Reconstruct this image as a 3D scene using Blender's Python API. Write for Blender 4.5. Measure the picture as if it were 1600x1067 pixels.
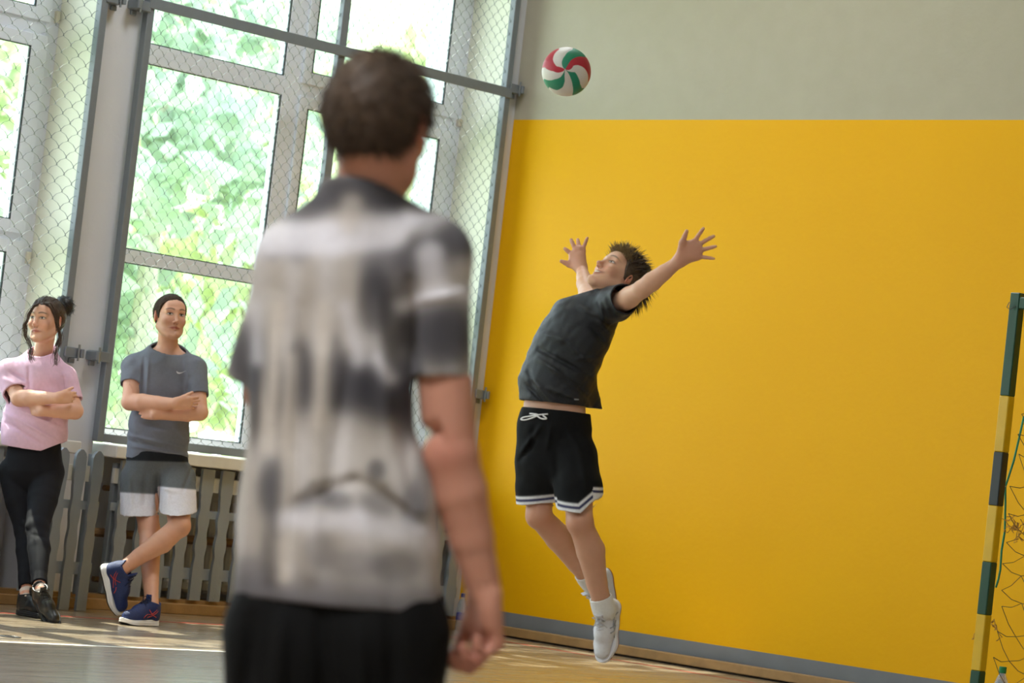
import bpy, bmesh, math, random
import numpy as np
from mathutils import Vector, Matrix
random.seed(7); RNG = np.random.RandomState(7)
D = bpy.data; SC = bpy.context.scene; COL = SC.collection
for o in list(D.objects): D.objects.remove(o)

# ---------------------------------------------------------------- camera
FPX = 4636.5; YAW, PITCH, ROLL = 0.8161064, 0.0449818, 0.1128660
CAM = np.array([13.57855, -14.21458, 1.04])
_F = np.array([-math.cos(YAW)*math.cos(PITCH), math.sin(YAW)*math.cos(PITCH), math.sin(PITCH)])
_R = np.cross(_F, [0, 0, 1]); _R /= np.linalg.norm(_R); _U = np.cross(_R, _F)
CF = _F; CR = _R*math.cos(ROLL)+_U*math.sin(ROLL); CU = -_R*math.sin(ROLL)+_U*math.cos(ROLL)
cd = D.cameras.new('camera'); cam = D.objects.new('camera', cd); COL.objects.link(cam)
cd.sensor_width = 36; cd.lens = FPX/1600*36; cd.clip_end = 500
m = Matrix.Identity(4)
for i in range(3):
    m[i][0], m[i][1], m[i][2], m[i][3] = CR[i], CU[i], -CF[i], CAM[i]
cam.matrix_world = m
cd.dof.use_dof = True; cd.dof.focus_distance = 14.6; cd.dof.aperture_fstop = 4.0; cd.dof.aperture_blades = 9
SC.camera = cam
def at(px, py, d):
    "a point of the place, seen at this pixel from the photographer's spot, d metres along the view axis"
    return CAM + d*(CF + (px-800)/FPX*CR - (py-533.5)/FPX*CU)
RH = np.array([_R[0], _R[1], 0.0]); RH /= np.linalg.norm(RH)     # horizontal right
BH = np.array([-RH[1], RH[0], 0.0])                              # horizontal, away from the camera
ZH = np.array([0, 0, 1.0])
def dirv(r, u, b):                                                # direction from (image right, image up, away)
    v = CR*r+CU*u+CF*b; return v/np.linalg.norm(v)

# ---------------------------------------------------------------- world, sun, fill lamps, exposure
SC.view_settings.view_transform = 'Standard'; SC.view_settings.look = 'None'
SC.view_settings.exposure = -0.06; SC.view_settings.gamma = 1.0; SC.view_settings.use_curve_mapping = False
w = D.worlds.new('World'); SC.world = w; w.use_nodes = True; nt = w.node_tree; nt.nodes.clear()
wo = nt.nodes.new('ShaderNodeOutputWorld'); bg = nt.nodes.new('ShaderNodeBackground')
tc = nt.nodes.new('ShaderNodeTexCoord'); sp = nt.nodes.new('ShaderNodeSeparateXYZ'); rp = nt.nodes.new('ShaderNodeValToRGB')
nt.links.new(tc.outputs['Generated'], sp.inputs[0]); nt.links.new(sp.outputs['Z'], rp.inputs[0])
rp.color_ramp.elements[0].position = 0.0; rp.color_ramp.elements[0].color = (0.90, 0.94, 0.97, 1)
rp.color_ramp.elements[1].position = 0.6; rp.color_ramp.elements[1].color = (0.66, 0.82, 1.0, 1)
nt.links.new(rp.outputs[0], bg.inputs[0]); bg.inputs[1].default_value = 6.4; nt.links.new(bg.outputs[0], wo.inputs[0])
def sun(direction, strength, color=(1, .93, .80), angle=0.6):
    l = D.lights.new('sun', 'SUN'); l.energy = strength; l.color = color; l.angle = math.radians(angle)
    o = D.objects.new('sun', l); COL.objects.link(o)
    o.rotation_euler = Vector(direction).to_track_quat('-Z', 'Y').to_euler(); o.location = (-6, -3, 12)
sun((0.52, 0.035, -0.85), 18.0)
FILL_POWER = 34.0  # base strength of the added fill lamps

# ---------------------------------------------------------------- material helpers
def new_mat(name):
    mt = D.materials.new(name); mt.use_nodes = True
    return mt, mt.node_tree, mt.node_tree.nodes['Principled BSDF']
def N(nt, kind, **kw):
    n = nt.nodes.new(kind)
    for k, v in kw.items(): setattr(n, k, v)
    return n
def srgb(r, g, b):
    f = lambda c: (c/255/12.92) if c/255 <= .04045 else ((c/255+.055)/1.055)**2.4
    return (f(r), f(g), f(b), 1.0)
def mat(name, col, rough=.6, metal=0.0, noise=0.06, nscale=12, bump=0.0, bscale=60, coat=0, spec=.5, trans=0):
    "paint, metal, cloth ...: one colour with slight mottling, an optional fine bump"
    mt, nt, b = new_mat(name)
    t = N(nt, 'ShaderNodeTexCoord'); n = N(nt, 'ShaderNodeTexNoise'); n.inputs['Scale'].default_value = nscale; n.inputs['Detail'].default_value = 4
    nt.links.new(t.outputs['Object'], n.inputs['Vector'])
    mx = N(nt, 'ShaderNodeMix', data_type='RGBA'); nt.links.new(n.outputs['Fac'], mx.inputs[0])
    mx.inputs[6].default_value = tuple(c*(1-noise*2) for c in col[:3])+(1,); mx.inputs[7].default_value = tuple(min(1, c*(1+noise*2)) for c in col[:3])+(1,)
    nt.links.new(mx.outputs[2], b.inputs['Base Color'])
    b.inputs['Roughness'].default_value = rough; b.inputs['Metallic'].default_value = metal
    b.inputs['Specular IOR Level'].default_value = spec; b.inputs['Coat Weight'].default_value = coat
    if trans: b.inputs['Transmission Weight'].default_value = trans
    if bump:
        n2 = N(nt, 'ShaderNodeTexNoise'); n2.inputs['Scale'].default_value = bscale; n2.inputs['Detail'].default_value = 3
        nt.links.new(t.outputs['Object'], n2.inputs['Vector'])
        bp = N(nt, 'ShaderNodeBump'); bp.inputs['Strength'].default_value = bump; bp.inputs['Distance'].default_value = .01
        nt.links.new(n2.outputs['Fac'], bp.inputs['Height']); nt.links.new(bp.outputs[0], b.inputs['Normal'])
    return mt
def mat_attr(name, rough=.8, sss=0.0, bump=0.0, bscale=300, spec=.3, noise=.05, nscale=40, sheen=0.0, metal=0.0):
    "colour comes from the garment's or skin's own colour attribute (dye, lips, brows)"
    mt, nt, b = new_mat(name)
    a = N(nt, 'ShaderNodeAttribute', attribute_name='Col'); t = N(nt, 'ShaderNodeTexCoord')
    n = N(nt, 'ShaderNodeTexNoise'); n.inputs['Scale'].default_value = nscale; n.inputs['Detail'].default_value = 5
    nt.links.new(t.outputs['Object'], n.inputs['Vector'])
    mr = N(nt, 'ShaderNodeMapRange'); mr.inputs['To Min'].default_value = 1-noise*2; mr.inputs['To Max'].default_value = 1+noise*2
    nt.links.new(n.outputs['Fac'], mr.inputs['Value'])
    vm = N(nt, 'ShaderNodeVectorMath', operation='SCALE'); nt.links.new(a.outputs['Color'], vm.inputs[0]); nt.links.new(mr.outputs[0], vm.inputs['Scale'])
    nt.links.new(vm.outputs[0], b.inputs['Base Color']); b.inputs['Roughness'].default_value = rough; b.inputs['Specular IOR Level'].default_value = spec
    if sss:
        b.inputs['Subsurface Weight'].default_value = sss; b.inputs['Subsurface Radius'].default_value = (1, .35, .18); b.inputs['Subsurface Scale'].default_value = .012
    if sheen: b.inputs['Sheen Weight'].default_value = sheen
    if bump:
        n2 = N(nt, 'ShaderNodeTexNoise'); n2.inputs['Scale'].default_value = bscale; n2.inputs['Detail'].default_value = 3
        nt.links.new(t.outputs['Object'], n2.inputs['Vector'])
        bp = N(nt, 'ShaderNodeBump'); bp.inputs['Strength'].default_value = bump; bp.inputs['Distance'].default_value = .004
        nt.links.new(n2.outputs['Fac'], bp.inputs['Height']); nt.links.new(bp.outputs[0], b.inputs['Normal'])
    return mt

# ---------------------------------------------------------------- object helpers
def tag(o, label=None, cat=None, group=None, kind=None):
    if label: o['label'] = label
    if cat: o['category'] = cat
    if group: o['group'] = group
    if kind: o['kind'] = kind
    return o
def empty(name, loc, label=None, cat=None, group=None):
    o = D.objects.new(name, None); COL.objects.link(o); o.location = loc; o.empty_display_size = .1
    return tag(o, label, cat, group)
def origin(o):
    v = Vector((0, 0, 0))
    while o is not None: v += o.location; o = o.parent
    return np.array(v)
def mesh_obj(name, verts, faces, mt, parent=None, smooth=True, cols=None):
    "verts are in world space; the object keeps them relative to its parent"
    verts = np.asarray(verts, float)
    if parent is not None: verts = verts-origin(parent)
    me = D.meshes.new(name)
    if isinstance(faces, np.ndarray) and faces.ndim == 2:
        k = faces.shape[1]; me.vertices.add(len(verts)); me.vertices.foreach_set('co', verts.ravel())
        me.loops.add(faces.size); me.loops.foreach_set('vertex_index', faces.ravel().astype(np.int32))
        me.polygons.add(len(faces)); me.polygons.foreach_set('loop_start', np.arange(0, faces.size, k, dtype=np.int32))
        me.update(calc_edges=True); me.validate()
    else:
        me.from_pydata([tuple(v) for v in verts], [], faces); me.update()
    if smooth: me.polygons.foreach_set('use_smooth', [True]*len(me.polygons))
    if cols is not None:
        a = me.color_attributes.new('Col', 'FLOAT_COLOR', 'POINT')
        c = np.ones((len(verts), 4), np.float32); c[:, :3] = cols; a.data.foreach_set('color', c.ravel())
    for q in (mt if isinstance(mt, (list, tuple)) else [mt]): me.materials.append(q)
    o = D.objects.new(name, me); COL.objects.link(o); o.parent = parent
    return o
class MB:
    "collects boxes, prisms and tubes into one mesh"
    def __init__(s): s.v = []; s.f = []
    def add(s, v, f):
        b = len(s.v); s.v += [tuple(map(float, p)) for p in v]; s.f += [tuple(i+b for i in q) for q in f]; return s
    def box(s, lo, hi):
        (a, b, c), (x, y, z) = lo, hi
        return s.add([(a,b,c),(x,b,c),(x,y,c),(a,y,c),(a,b,z),(x,b,z),(x,y,z),(a,y,z)],
                     [(0,3,2,1),(4,5,6,7),(0,1,5,4),(1,2,6,5),(2,3,7,6),(3,0,4,7)])
    def bbox(s, lo, hi, r=.004):
        "box with chamfered edges"
        bm = bmesh.new(); bmesh.ops.create_cube(bm, size=1)
        c = [(lo[i]+hi[i])/2 for i in range(3)]; d = [hi[i]-lo[i] for i in range(3)]
        for v in bm.verts: v.co = Vector((c[i]+v.co[i]*d[i] for i in range(3)))
        bmesh.ops.bevel(bm, geom=bm.edges[:], offset=min(r, min(d)*.45), segments=1, affect='EDGES')
        s.add([v.co[:] for v in bm.verts], [[v.index for v in f.verts] for f in bm.faces]) if not bm.verts.index_update() else 0
        bm.free(); return s
    def tube(s, pts, r, n=6, cap=True):
        pts = [np.asarray(p, float) for p in pts]; rs = r if hasattr(r, '__len__') else [r]*len(pts)
        up = np.array([.31, .2, .93]); vs = []; fs = []; m = len(pts)
        for i, p in enumerate(pts):
            t = pts[min(i+1, m-1)]-pts[max(i-1, 0)]; t = t/(np.linalg.norm(t)+1e-12)
            a = np.cross(t, up); a /= (np.linalg.norm(a)+1e-9); b = np.cross(t, a); up = np.cross(a, t)
            for k in range(n):
                q = 2*math.pi*k/n; vs.append(p+rs[i]*(math.cos(q)*a+math.sin(q)*b))
        for i in range(m-1):
            for k in range(n): fs.append((i*n+k, i*n+(k+1) % n, (i+1)*n+(k+1) % n, (i+1)*n+k))
        if cap: fs += [tuple(range(n))[::-1], tuple((m-1)*n+k for k in range(n))]
        return s.add(vs, fs)
    def lathe(s, prof, c, n=24):
        vs = []; fs = []; m = len(prof)
        for r, z in prof:
            for k in range(n): q = 2*math.pi*k/n; vs.append((c[0]+r*math.cos(q), c[1]+r*math.sin(q), c[2]+z))
        for i in range(m-1):
            for k in range(n): fs.append((i*n+k, i*n+(k+1) % n, (i+1)*n+(k+1) % n, (i+1)*n+k))
        return s.add(vs, fs+[tuple(range(n))[::-1], tuple((m-1)*n+k for k in range(n))])
    def obj(s, name, mt, parent=None, smooth=False, cols=None): return mesh_obj(name, s.v, s.f, mt, parent, smooth, cols)
def box_obj(name, lo, hi, mt, parent=None, r=0):
    b = MB(); b.bbox(lo, hi, r) if r else b.box(lo, hi); return b.obj(name, mt, parent)
def struct(name, mb, mt): return tag(mb.obj(name, mt), kind='structure')

# ---------------------------------------------------------------- the hall
def wall_yellow_mat():
    mt, nt, b = new_mat('yellow_wall_paint'); L = nt.links.new
    t = N(nt, 'ShaderNodeTexCoord'); s = N(nt, 'ShaderNodeSeparateXYZ'); L(t.outputs['Object'], s.inputs[0])
    n = N(nt, 'ShaderNodeTexNoise'); n.inputs['Scale'].default_value = .55; n.inputs['Detail'].default_value = 3; L(t.outputs['Object'], n.inputs['Vector'])
    n3 = N(nt, 'ShaderNodeTexNoise'); n3.inputs['Scale'].default_value = 7; n3.inputs['Detail'].default_value = 6; L(t.outputs['Object'], n3.inputs['Vector'])
    def ramp(a, b_, src):
        r = N(nt, 'ShaderNodeMix', data_type='RGBA'); L(src, r.inputs[0]); r.inputs[6].default_value = a; r.inputs[7].default_value = b_; return r.outputs[2]
    ye = ramp(srgb(228, 166, 0), srgb(236, 178, 6), n.outputs['Fac'])
    gr = ramp(srgb(170, 163, 146), srgb(180, 174, 158), n3.outputs['Fac'])
    bb = ramp(srgb(116, 118, 122), srgb(128, 131, 136), n3.outputs['Fac'])
    def step(z):
        k = N(nt, 'ShaderNodeMath', operation='GREATER_THAN'); L(s.outputs['Z'], k.inputs[0]); k.inputs[1].default_value = z; return k.outputs[0]
    m1 = N(nt, 'ShaderNodeMix', data_type='RGBA'); L(step(.157), m1.inputs[0]); L(bb, m1.inputs[6]); L(ye, m1.inputs[7])
    m2 = N(nt, 'ShaderNodeMix', data_type='RGBA'); L(step(3.394), m2.inputs[0]); L(m1.outputs[2], m2.inputs[6]); L(gr, m2.inputs[7])
    L(m2.outputs[2], b.inputs['Base Color']); b.inputs['Roughness'].default_value = .48; b.inputs['Specular IOR Level'].default_value = .16
    # bumpy plaster, long shallow waves
    n2 = N(nt, 'ShaderNodeTexNoise'); n2.inputs['Scale'].default_value = 26; n2.inputs['Detail'].default_value = 4; L(t.outputs['Object'], n2.inputs['Vector'])
    bp = N(nt, 'ShaderNodeBump'); bp.inputs['Strength'].default_value = .10; bp.inputs['Distance'].default_value = .012; L(n2.outputs['Fac'], bp.inputs['Height']); L(bp.outputs[0], b.inputs['Normal'])
    return mt
def floor_mat():
    mt, nt, b = new_mat('floorboards'); L = nt.links.new
    t = N(nt, 'ShaderNodeTexCoord'); mp = N(nt, 'ShaderNodeMapping'); mp.inputs['Rotation'].default_value = (0, 0, math.pi/2); L(t.outputs['Object'], mp.inputs[0])
    br = N(nt, 'ShaderNodeTexBrick'); L(mp.outputs[0], br.inputs['Vector'])
    br.inputs['Scale'].default_value = 1; br.inputs['Brick Width'].default_value = 1.1; br.inputs['Row Height'].default_value = .07; br.inputs['Mortar Size'].default_value = .0015
    br.inputs['Color1'].default_value = srgb(204, 186, 160); br.inputs['Color2'].default_value = srgb(172, 150, 122); br.inputs['Mortar'].default_value = srgb(116, 96, 74); br.offset = .37
    mg = N(nt, 'ShaderNodeMapping'); mg.inputs['Scale'].default_value = (30, 1.5, 1); L(t.outputs['Object'], mg.inputs[0])
    n = N(nt, 'ShaderNodeTexNoise'); n.inputs['Scale'].default_value = 1.6; n.inputs['Detail'].default_value = 6; L(mg.outputs[0], n.inputs['Vector'])
    mx = N(nt, 'ShaderNodeMix', data_type='RGBA', blend_type='MULTIPLY'); mx.inputs[0].default_value = .55; L(br.outputs['Color'], mx.inputs[6])
    cr = N(nt, 'ShaderNodeValToRGB'); cr.color_ramp.elements[0].position = .3; cr.color_ramp.elements[0].color = (.45, .42, .4, 1); cr.color_ramp.elements[1].position = .7; L(n.outputs['Fac'], cr.inputs[0]); L(cr.outputs[0], mx.inputs[7])
    L(mx.outputs[2], b.inputs['Base Color'])
    rr = N(nt, 'ShaderNodeMapRange'); rr.inputs['To Min'].default_value = .16; rr.inputs['To Max'].default_value = .42; L(n.outputs['Fac'], rr.inputs['Value']); L(rr.outputs[0], b.inputs['Roughness'])
    b.inputs['Coat Weight'].default_value = 1.0; b.inputs['Coat IOR'].default_value = 1.6; b.inputs['Coat Roughness'].default_value = .2
    bp = N(nt, 'ShaderNodeBump'); bp.inputs['Strength'].default_value = .12; bp.inputs['Distance'].default_value = .003; L(n.outputs['Fac'], bp.inputs['Height']); L(bp.outputs[0], b.inputs['Normal'])
    return mt
M_wall = mat('window_wall_paint', srgb(204, 206, 212), .6, noise=.03, nscale=3, bump=.15, bscale=30)
M_reveal = mat('reveal_paint', srgb(222, 222, 208), .5, noise=.02)
M_pvc = mat('white_window_plastic', srgb(226, 230, 242), .3, noise=.01)
M_gask = mat('dark_gasket', srgb(48, 60, 66), .5)
M_grey = mat('grey_enamel', srgb(116, 124, 132), .35, noise=.05, nscale=20, bump=.1, bscale=25)
M_slat = mat('grey_slat_enamel', srgb(138, 145, 150), .38, noise=.05, nscale=10, bump=.2, bscale=22)
M_wire = mat('galvanised_wire', srgb(84, 90, 92), .55, metal=.3)
M_sill = mat('white_sill_board', srgb(224, 222, 214), .5, noise=.04, nscale=14)
M_beam = mat('skirting_beam_wood', srgb(160, 124, 78), .55, noise=.22, nscale=9, bump=.2, bscale=30)
M_ceil = mat('ceiling_paint', srgb(225, 223, 216), .8)
M_steel = mat('bare_bright_metal', srgb(150, 156, 160), .3, metal=.7, noise=.1)
M_glass, _nt, _b = new_mat('window_glass'); _nt.nodes.remove(_b)
_mx = N(_nt, 'ShaderNodeMixShader'); _tr = N(_nt, 'ShaderNodeBsdfTransparent'); _gl = N(_nt, 'ShaderNodeBsdfGlossy'); _fr = N(_nt, "ShaderNodeMath", operation="MULTIPLY_ADD"); _lw = N(_nt, "ShaderNodeLayerWeight"); _pw = N(_nt, "ShaderNodeMath", operation="POWER")
_tr.inputs[0].default_value = (.93, .97, .95, 1); _gl.inputs['Roughness'].default_value = .03; _lw.inputs[0].default_value = .5; _nt.links.new(_lw.outputs[1], _pw.inputs[0]); _pw.inputs[1].default_value = 4.0; _nt.links.new(_pw.outputs[0], _fr.inputs[0]); _fr.inputs[1].default_value = .55; _fr.inputs[2].default_value = .03
_nt.links.new(_fr.outputs[0], _mx.inputs[0]); _nt.links.new(_tr.outputs[0], _mx.inputs[1]); _nt.links.new(_gl.outputs[0], _mx.inputs[2]); _nt.links.new(_mx.outputs[0], _nt.nodes['Material Output'].inputs[0])

XR, YB, ZC = 20.0, -30.0, 6.8          # far side wall, back wall, ceiling
struct('floor', MB().box((-.45, YB, -.12), (XR, 0, 0)), floor_mat())
struct('ceiling', MB().box((-.45, YB, ZC), (XR+.3, .3, ZC+.2)), M_ceil)
tag(box_obj('wall_right', (-.45, 0, -.12), (XR+.3, .3, ZC), wall_yellow_mat()), kind='structure')
tag(box_obj('wall_back', (-.45, YB-.3, -.12), (XR+.3, YB, ZC), M_wall), kind='structure')
OPEN = [(-3.22, -.14), (-6.65, -3.555), (-9.9, -6.95), (-13.2, -10.2)]
WZ0, WZ1 = .99, 4.75
b = MB(); b.box((-.45, YB, -.12), (-.30, 0, WZ0-.03)); b.box((-.45, YB, WZ1), (0, 0, ZC))
ys = [0]+[q for o in OPEN for q in (o[1], o[0])]+[YB]
for i in range(0, len(ys), 2): b.box((-.45, ys[i+1], WZ0-.03), (0, ys[i], WZ1)); b.box((-.30, ys[i+1], -.12), (-.0, ys[i], WZ0-.03))
struct('wall_left', b, M_wall)
b = MB()
b.box((XR, YB, -.12), (XR+.3, 0, ZC))
struct('wall_opposite', b, M_wall)

def window(n, y0, y1, mulls, full=True):
    fx0, fx1 = -.42, -.35
    fr = MB(); e = .10
    fr.bbox((fx0, y0, WZ0), (fx1, y0+e, WZ1)); fr.bbox((fx0, y1-e, WZ0), (fx1, y1, WZ1)); fr.bbox((fx0, y0+e, WZ0), (fx1, y1-e, WZ0+.06)); fr.bbox((fx0, y0+e, WZ1-.08), (fx1, y1-e, WZ1))
    zt = [WZ0+.06, (2.055, 2.135), (3.262, 3.382), WZ1-.08]
    for a, c in zt[1:3]: fr.bbox((fx0, y0+e, a), (fx1, y1-e, c))
    for a, c in mulls: fr.bbox((fx0, a, WZ0+.06), (fx1+.001, c, WZ1-.08))
    root = tag(fr.obj('window_%d' % n, M_pvc), kind='structure')
    # reveals: painted lining at the side, head and below
    rv = MB(); rv.box((-.35, y1-.004, WZ0), (-.0005, y1+.001, WZ1)); rv.box((-.35, y0-.001, WZ0), (-.0005, y0+.004, WZ1)); rv.box((-.35, y0, WZ1-.004), (-.0005, y1, WZ1+.001))
    tag(rv.obj('trim_%d' % n, M_reveal), kind='structure')
    ys = [y0+e]+[q for m_ in mulls for q in m_]+[y1-e]; zs = [(WZ0+.06, 2.055), (2.135, 3.262), (3.382, WZ1-.08)]
    if not full: zs = zs
    for i in range(0, len(ys), 2):
        for j, (a, c) in enumerate(zs):
            ya, yb = ys[i], ys[i+1]; s = .055
            sf = MB()
            opening = (i == len(ys)-2)
            if opening:   # the casements by the reveal have a sash of their own
                q = MB(); xx = fx1+.018
                q.bbox((fx0+.01, ya-.02, a-.02), (xx, ya+s, c+.02)); q.bbox((fx0+.01, yb-s-.04, a-.02), (xx, yb+.02, c+.02)); q.bbox((fx0+.01, ya+s, a-.02), (xx, yb-s-.04, a+s)); q.bbox((fx0+.01, ya+s, c-s), (xx, yb-s-.04, c+.02))
                sash = q.obj('sash', M_pvc, root); ya2, yb2, a2, c2 = ya+s, yb-s-.04, a+s, c-s
            else:
                sash = root; ya2, yb2, a2, c2 = ya, yb, a, c; xx = fx1
            g = .012; k = MB(); x0 = xx-.012; x1 = xx-.003
            k.box((x0, ya2, a2), (x1, ya2+g, c2)); k.box((x0, yb2-g, a2), (x1, yb2, c2)); k.box((x0, ya2, a2), (x1, yb2, a2+g*.5)); k.box((x0, ya2, c2-g*.5), (x1, yb2, c2))
            k.obj('gasket', M_gask, sash if sash is not root else root)
            box_obj('glass', (xx-.035, ya2, a2), (xx-.029, yb2, c2), M_glass, sash)
    return root
window(1, OPEN[0][0], OPEN[0][1], [(-1.76, -1.60)])
window(2, OPEN[1][0], OPEN[1][1], [(-5.2, -5.04)])
for k in range(2, len(OPEN)): window(k+1, OPEN[k][0], OPEN[k][1], [((OPEN[k][0]+OPEN[k][1])/2-.06, (OPEN[k][0]+OPEN[k][1])/2+.06)])
# small brown hinge covers on the casements
b = MB()
for z in (3.34, 2.12): b.bbox((-.36, -.185, z-.02), (-.325, -.15, z+.03), .003)
tag(b.obj('trim_9', mat('hinge_cover', srgb(196, 186, 170), .5)), kind='structure')
b = MB()
for z in (3.40, 1.98): b.bbox((-.36, -3.60, z-.03), (-.325, -3.575, z+.04), .003)
tag(b.obj('trim_10', mat('hinge_cover_cream', srgb(214, 208, 190), .5)), kind='structure')
# skirting beams and painted lines
b = MB(); b.bbox((.02, -.075, 0.012), (4.1, -.012, .068)); b.bbox((4.105, -.075, 0.012), (9.9, -.012, .068)); b.bbox((9.905, -.075, .012), (XR, -.012, .068))
tag(b.obj('baseboard_right', M_beam), kind='structure')
b = MB(); b.bbox((.06, -3.3, 0.0), (.14, -.09, .062)); b.bbox((.06, -6.6, 0), (.14, -3.31, .058)); b.box((-.02, -6.6, .0), (.075, -.09, .085))
tag(b.obj('baseboard_left', M_beam), kind='structure')
M_red = mat('red_line_paint', srgb(170, 60, 48), .4, noise=.15); M_whl = mat('white_line_paint', srgb(214, 212, 205), .4)
tag(MB().box((.73, -25, .0004), (.76, -.45, .0016)).obj('trim_11', M_red), kind='structure')
tag(MB().box((.73, -.45, .0004), (16, -.42, .0016)).obj('trim_12', M_red), kind='structure')
tag(MB().box((2.38, -25, .0004), (2.43, -4.1, .0016)).obj('trim_13', M_whl), kind='structure')

# ---------------------------------------------------------------- wire guards in front of the windows
def wire_mesh(y0, y1, z0, z1, dw, dh, x, r):
    mb = MB(); n = int((y1-y0)/(dw/2)); nz = int((z1-z0)/(dh/2))
    V = []; Fc = []
    for i in range(n+1):
        yc = y0+i*dw/2
        pts = []
        for j in range(nz+1):
            s = 1 if (i+j) % 2 else -1
            z = z0+j*dh/2
            # the wire bends round its neighbour: short steep bit at the knot, bowed between
            pts.append((x+.003*s, yc+s*dw*.25*1.04, z-.10*dh/2)); pts.append((x-.003*s, yc+s*dw*.25*1.0, z+.13*dh/2))
            if j < nz: pts.append((x, yc+s*dw*.06, z+.56*dh/2))
        P = np.array(pts); b = len(V); m_ = len(P)
        P[:, 1] = np.clip(P[:, 1], y0, y1); P[:, 2] = np.clip(P[:, 2], z0, z1)
        for (ox, oy) in ((r, -r*.6), (-r, -r*.6), (0, r*1.1)):
            for p in P: V.append((p[0]+ox, p[1]+oy, p[2]))
        for q in range(m_-1):
            for a_, c_ in ((0, 1), (1, 2), (2, 0)): Fc.append((b+a_*m_+q, b+c_*m_+q, b+c_*m_+q+1, b+a_*m_+q+1))
    mb.v = V; mb.f = Fc; return mb
def guard(y0, y1, bars, dw, dh, label, r):
    x0, x1 = .015, .065; z0, z1 = .967, 4.55
    root = empty('window_guard', (.04, y0, z0), label, 'window guard', None)
    g = .05
    box_obj('frame_post', (x0, y0, z0), (x1, y0+g, z1), M_grey, root, .003); box_obj('frame_post', (x0, y1-g, z0), (x1, y1, z1), M_grey, root, .003)
    for yy in bars: box_obj('frame_post', (x0+.005, yy, z0+.05), (x1-.004, yy+.06, z1), M_grey, root, .003)
    box_obj('frame_rail', (x0, y0+g, z0), (x1, y1-g, z0+.05), M_grey, root, .003); box_obj('frame_rail', (x0, y0+g, z1-.05), (x1, y1-g, z1), M_grey, root, .003)
    box_obj('frame_rail', (x1, y0+.0, 3.515), (x1+.012, y1+.0, 3.58), M_grey, root, .003)
    tag(wire_mesh(y0+.03, y1-.03, z0+.03, z1-.03, dw, dh, .038, r).obj('wire_mesh', M_wire, root))
    return root
g1 = guard(-3.245, -.125, [-1.70], .085, .084, 'grey framed chain-link guard over the wide window beside the yellow wall', .0016)
g2 = guard(-6.62, -3.54, [-5.1], .122, .098, 'grey framed chain-link guard over the window at the left edge of the photo', .0019)
def lug(root, ya, yb, z, ring):
    b = MB(); b.bbox((.0, min(ya, yb), z-.03), (.075, max(ya, yb), z+.03), .004)
    s = 1 if yb > ya else -1
    b.bbox((.0, yb-.012, z-.026), (.10, yb+.012, z+.026), .004); b.bbox((.0, yb-.02*s-.01, z-.06), (.02, yb-.02*s+.03, z-.03), .004)
    o = b.obj('bracket', M_grey, root)
    MB().tube([(.085, yb-.02*s, z-.045), (.085, yb-.02*s, z+.05)], .007, 8).obj('bolt', M_steel, o)
for z in (3.52, 1.46): lug(g1, -3.23, -3.34, z, 1); lug(g2, -3.56, -3.45, z, 1)
lug(g1, -.14, -.045, 3.585, 1); lug(g1, -.14, -.045, 1.55, 1)

# ---------------------------------------------------------------- sill board and wavy radiator screens
def slat(cy, x, z0, z1, w=.108, tilt=0, rnd=False, ph=0):
    n = 44; pr = []
    for i in range(n+1):
        t = i/n; s = abs(t-.5)*2
        wv = 1-.14-.14*(math.exp(-((t-.33)/.045)**2)+math.exp(-((t-.70)/.045)**2)) - .16*math.exp(-((t-.515)/.05)**2)+.06*math.exp(-((t-.42)/.05)**2)+.06*math.exp(-((t-.61)/.05)**2)
        hw = w/2*wv*(1.1 if t > .80 else 1)
        if rnd and t > .94: hw *= math.sqrt(max(.05, 1-((t-.94)/.06)**2))
        pr.append((hw, z0+(z1-z0)*t, tilt*t))
    V = []; Fc = []; T = .022
    for xo in (0, T):
        for hw, z, ty in pr: V.append((x+xo, cy-hw+ty, z)); V.append((x+xo, cy+hw+ty, z))
    m_ = 2*(n+1)
    for i in range(n):
        a = 2*i; Fc += [(a, a+2, a+3, a+1), (m_+a, m_+a+1, m_+a+3, m_+a+2), (a, m_+a, m_+a+2, a+2), (a+1, a+3, m_+a+3, m_+a+1)]
    Fc += [(0, 1, m_+1, m_), (2*n, m_+2*n, m_+2*n+1, 2*n+1)]
    mb = MB(); mb.v = V; mb.f = Fc; return mb
M_rail = mat('screen_rail_paint', srgb(206, 204, 194), .5, noise=.06); M_rad = mat('cream_radiator_enamel', srgb(214, 208, 190), .4); M_raddark = mat('brown_pipe_paint', srgb(122, 92, 60), .5, noise=.1)
def screen(y0, y1, x, label, n, rnd=False, z0=.085, z1=.875, tilt=0):
    root = empty('radiator_screen', (x, (y0+y1)/2, 0), label, 'radiator screen')
    for k in range(n):
        cy = y0+(k+.5)*(y1-y0)/n
        slat(cy, x, z0, z1, .100 if n > 10 else .082, tilt, rnd).obj('slat', M_slat, root)
    for z, w_ in ((.78, .09), (.60, .05), (.24, .07)): box_obj('rail', (x-.026, y0, z-w_/2), (x-.001, y1, z+w_/2), M_rail if z > .7 else M_slat, root, .003)
    for yy in (y0+.03, y1-.07): box_obj('post', (x-.07, yy, 0.09), (x-.027, yy+.04, z1-.02), M_slat, root, .003)
    return root
screen(-3.10, -.12, .085, 'long screen of wavy grey slats under the wide window', 19)
screen(-6.6, -3.90, .085, 'screen of wavy grey slats behind the woman at the left edge', 17)
screen(-3.86, -3.36, .30, 'short round-topped grey slat screen round the foot of the pillar', 4, True, .002, .915, .0)
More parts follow.
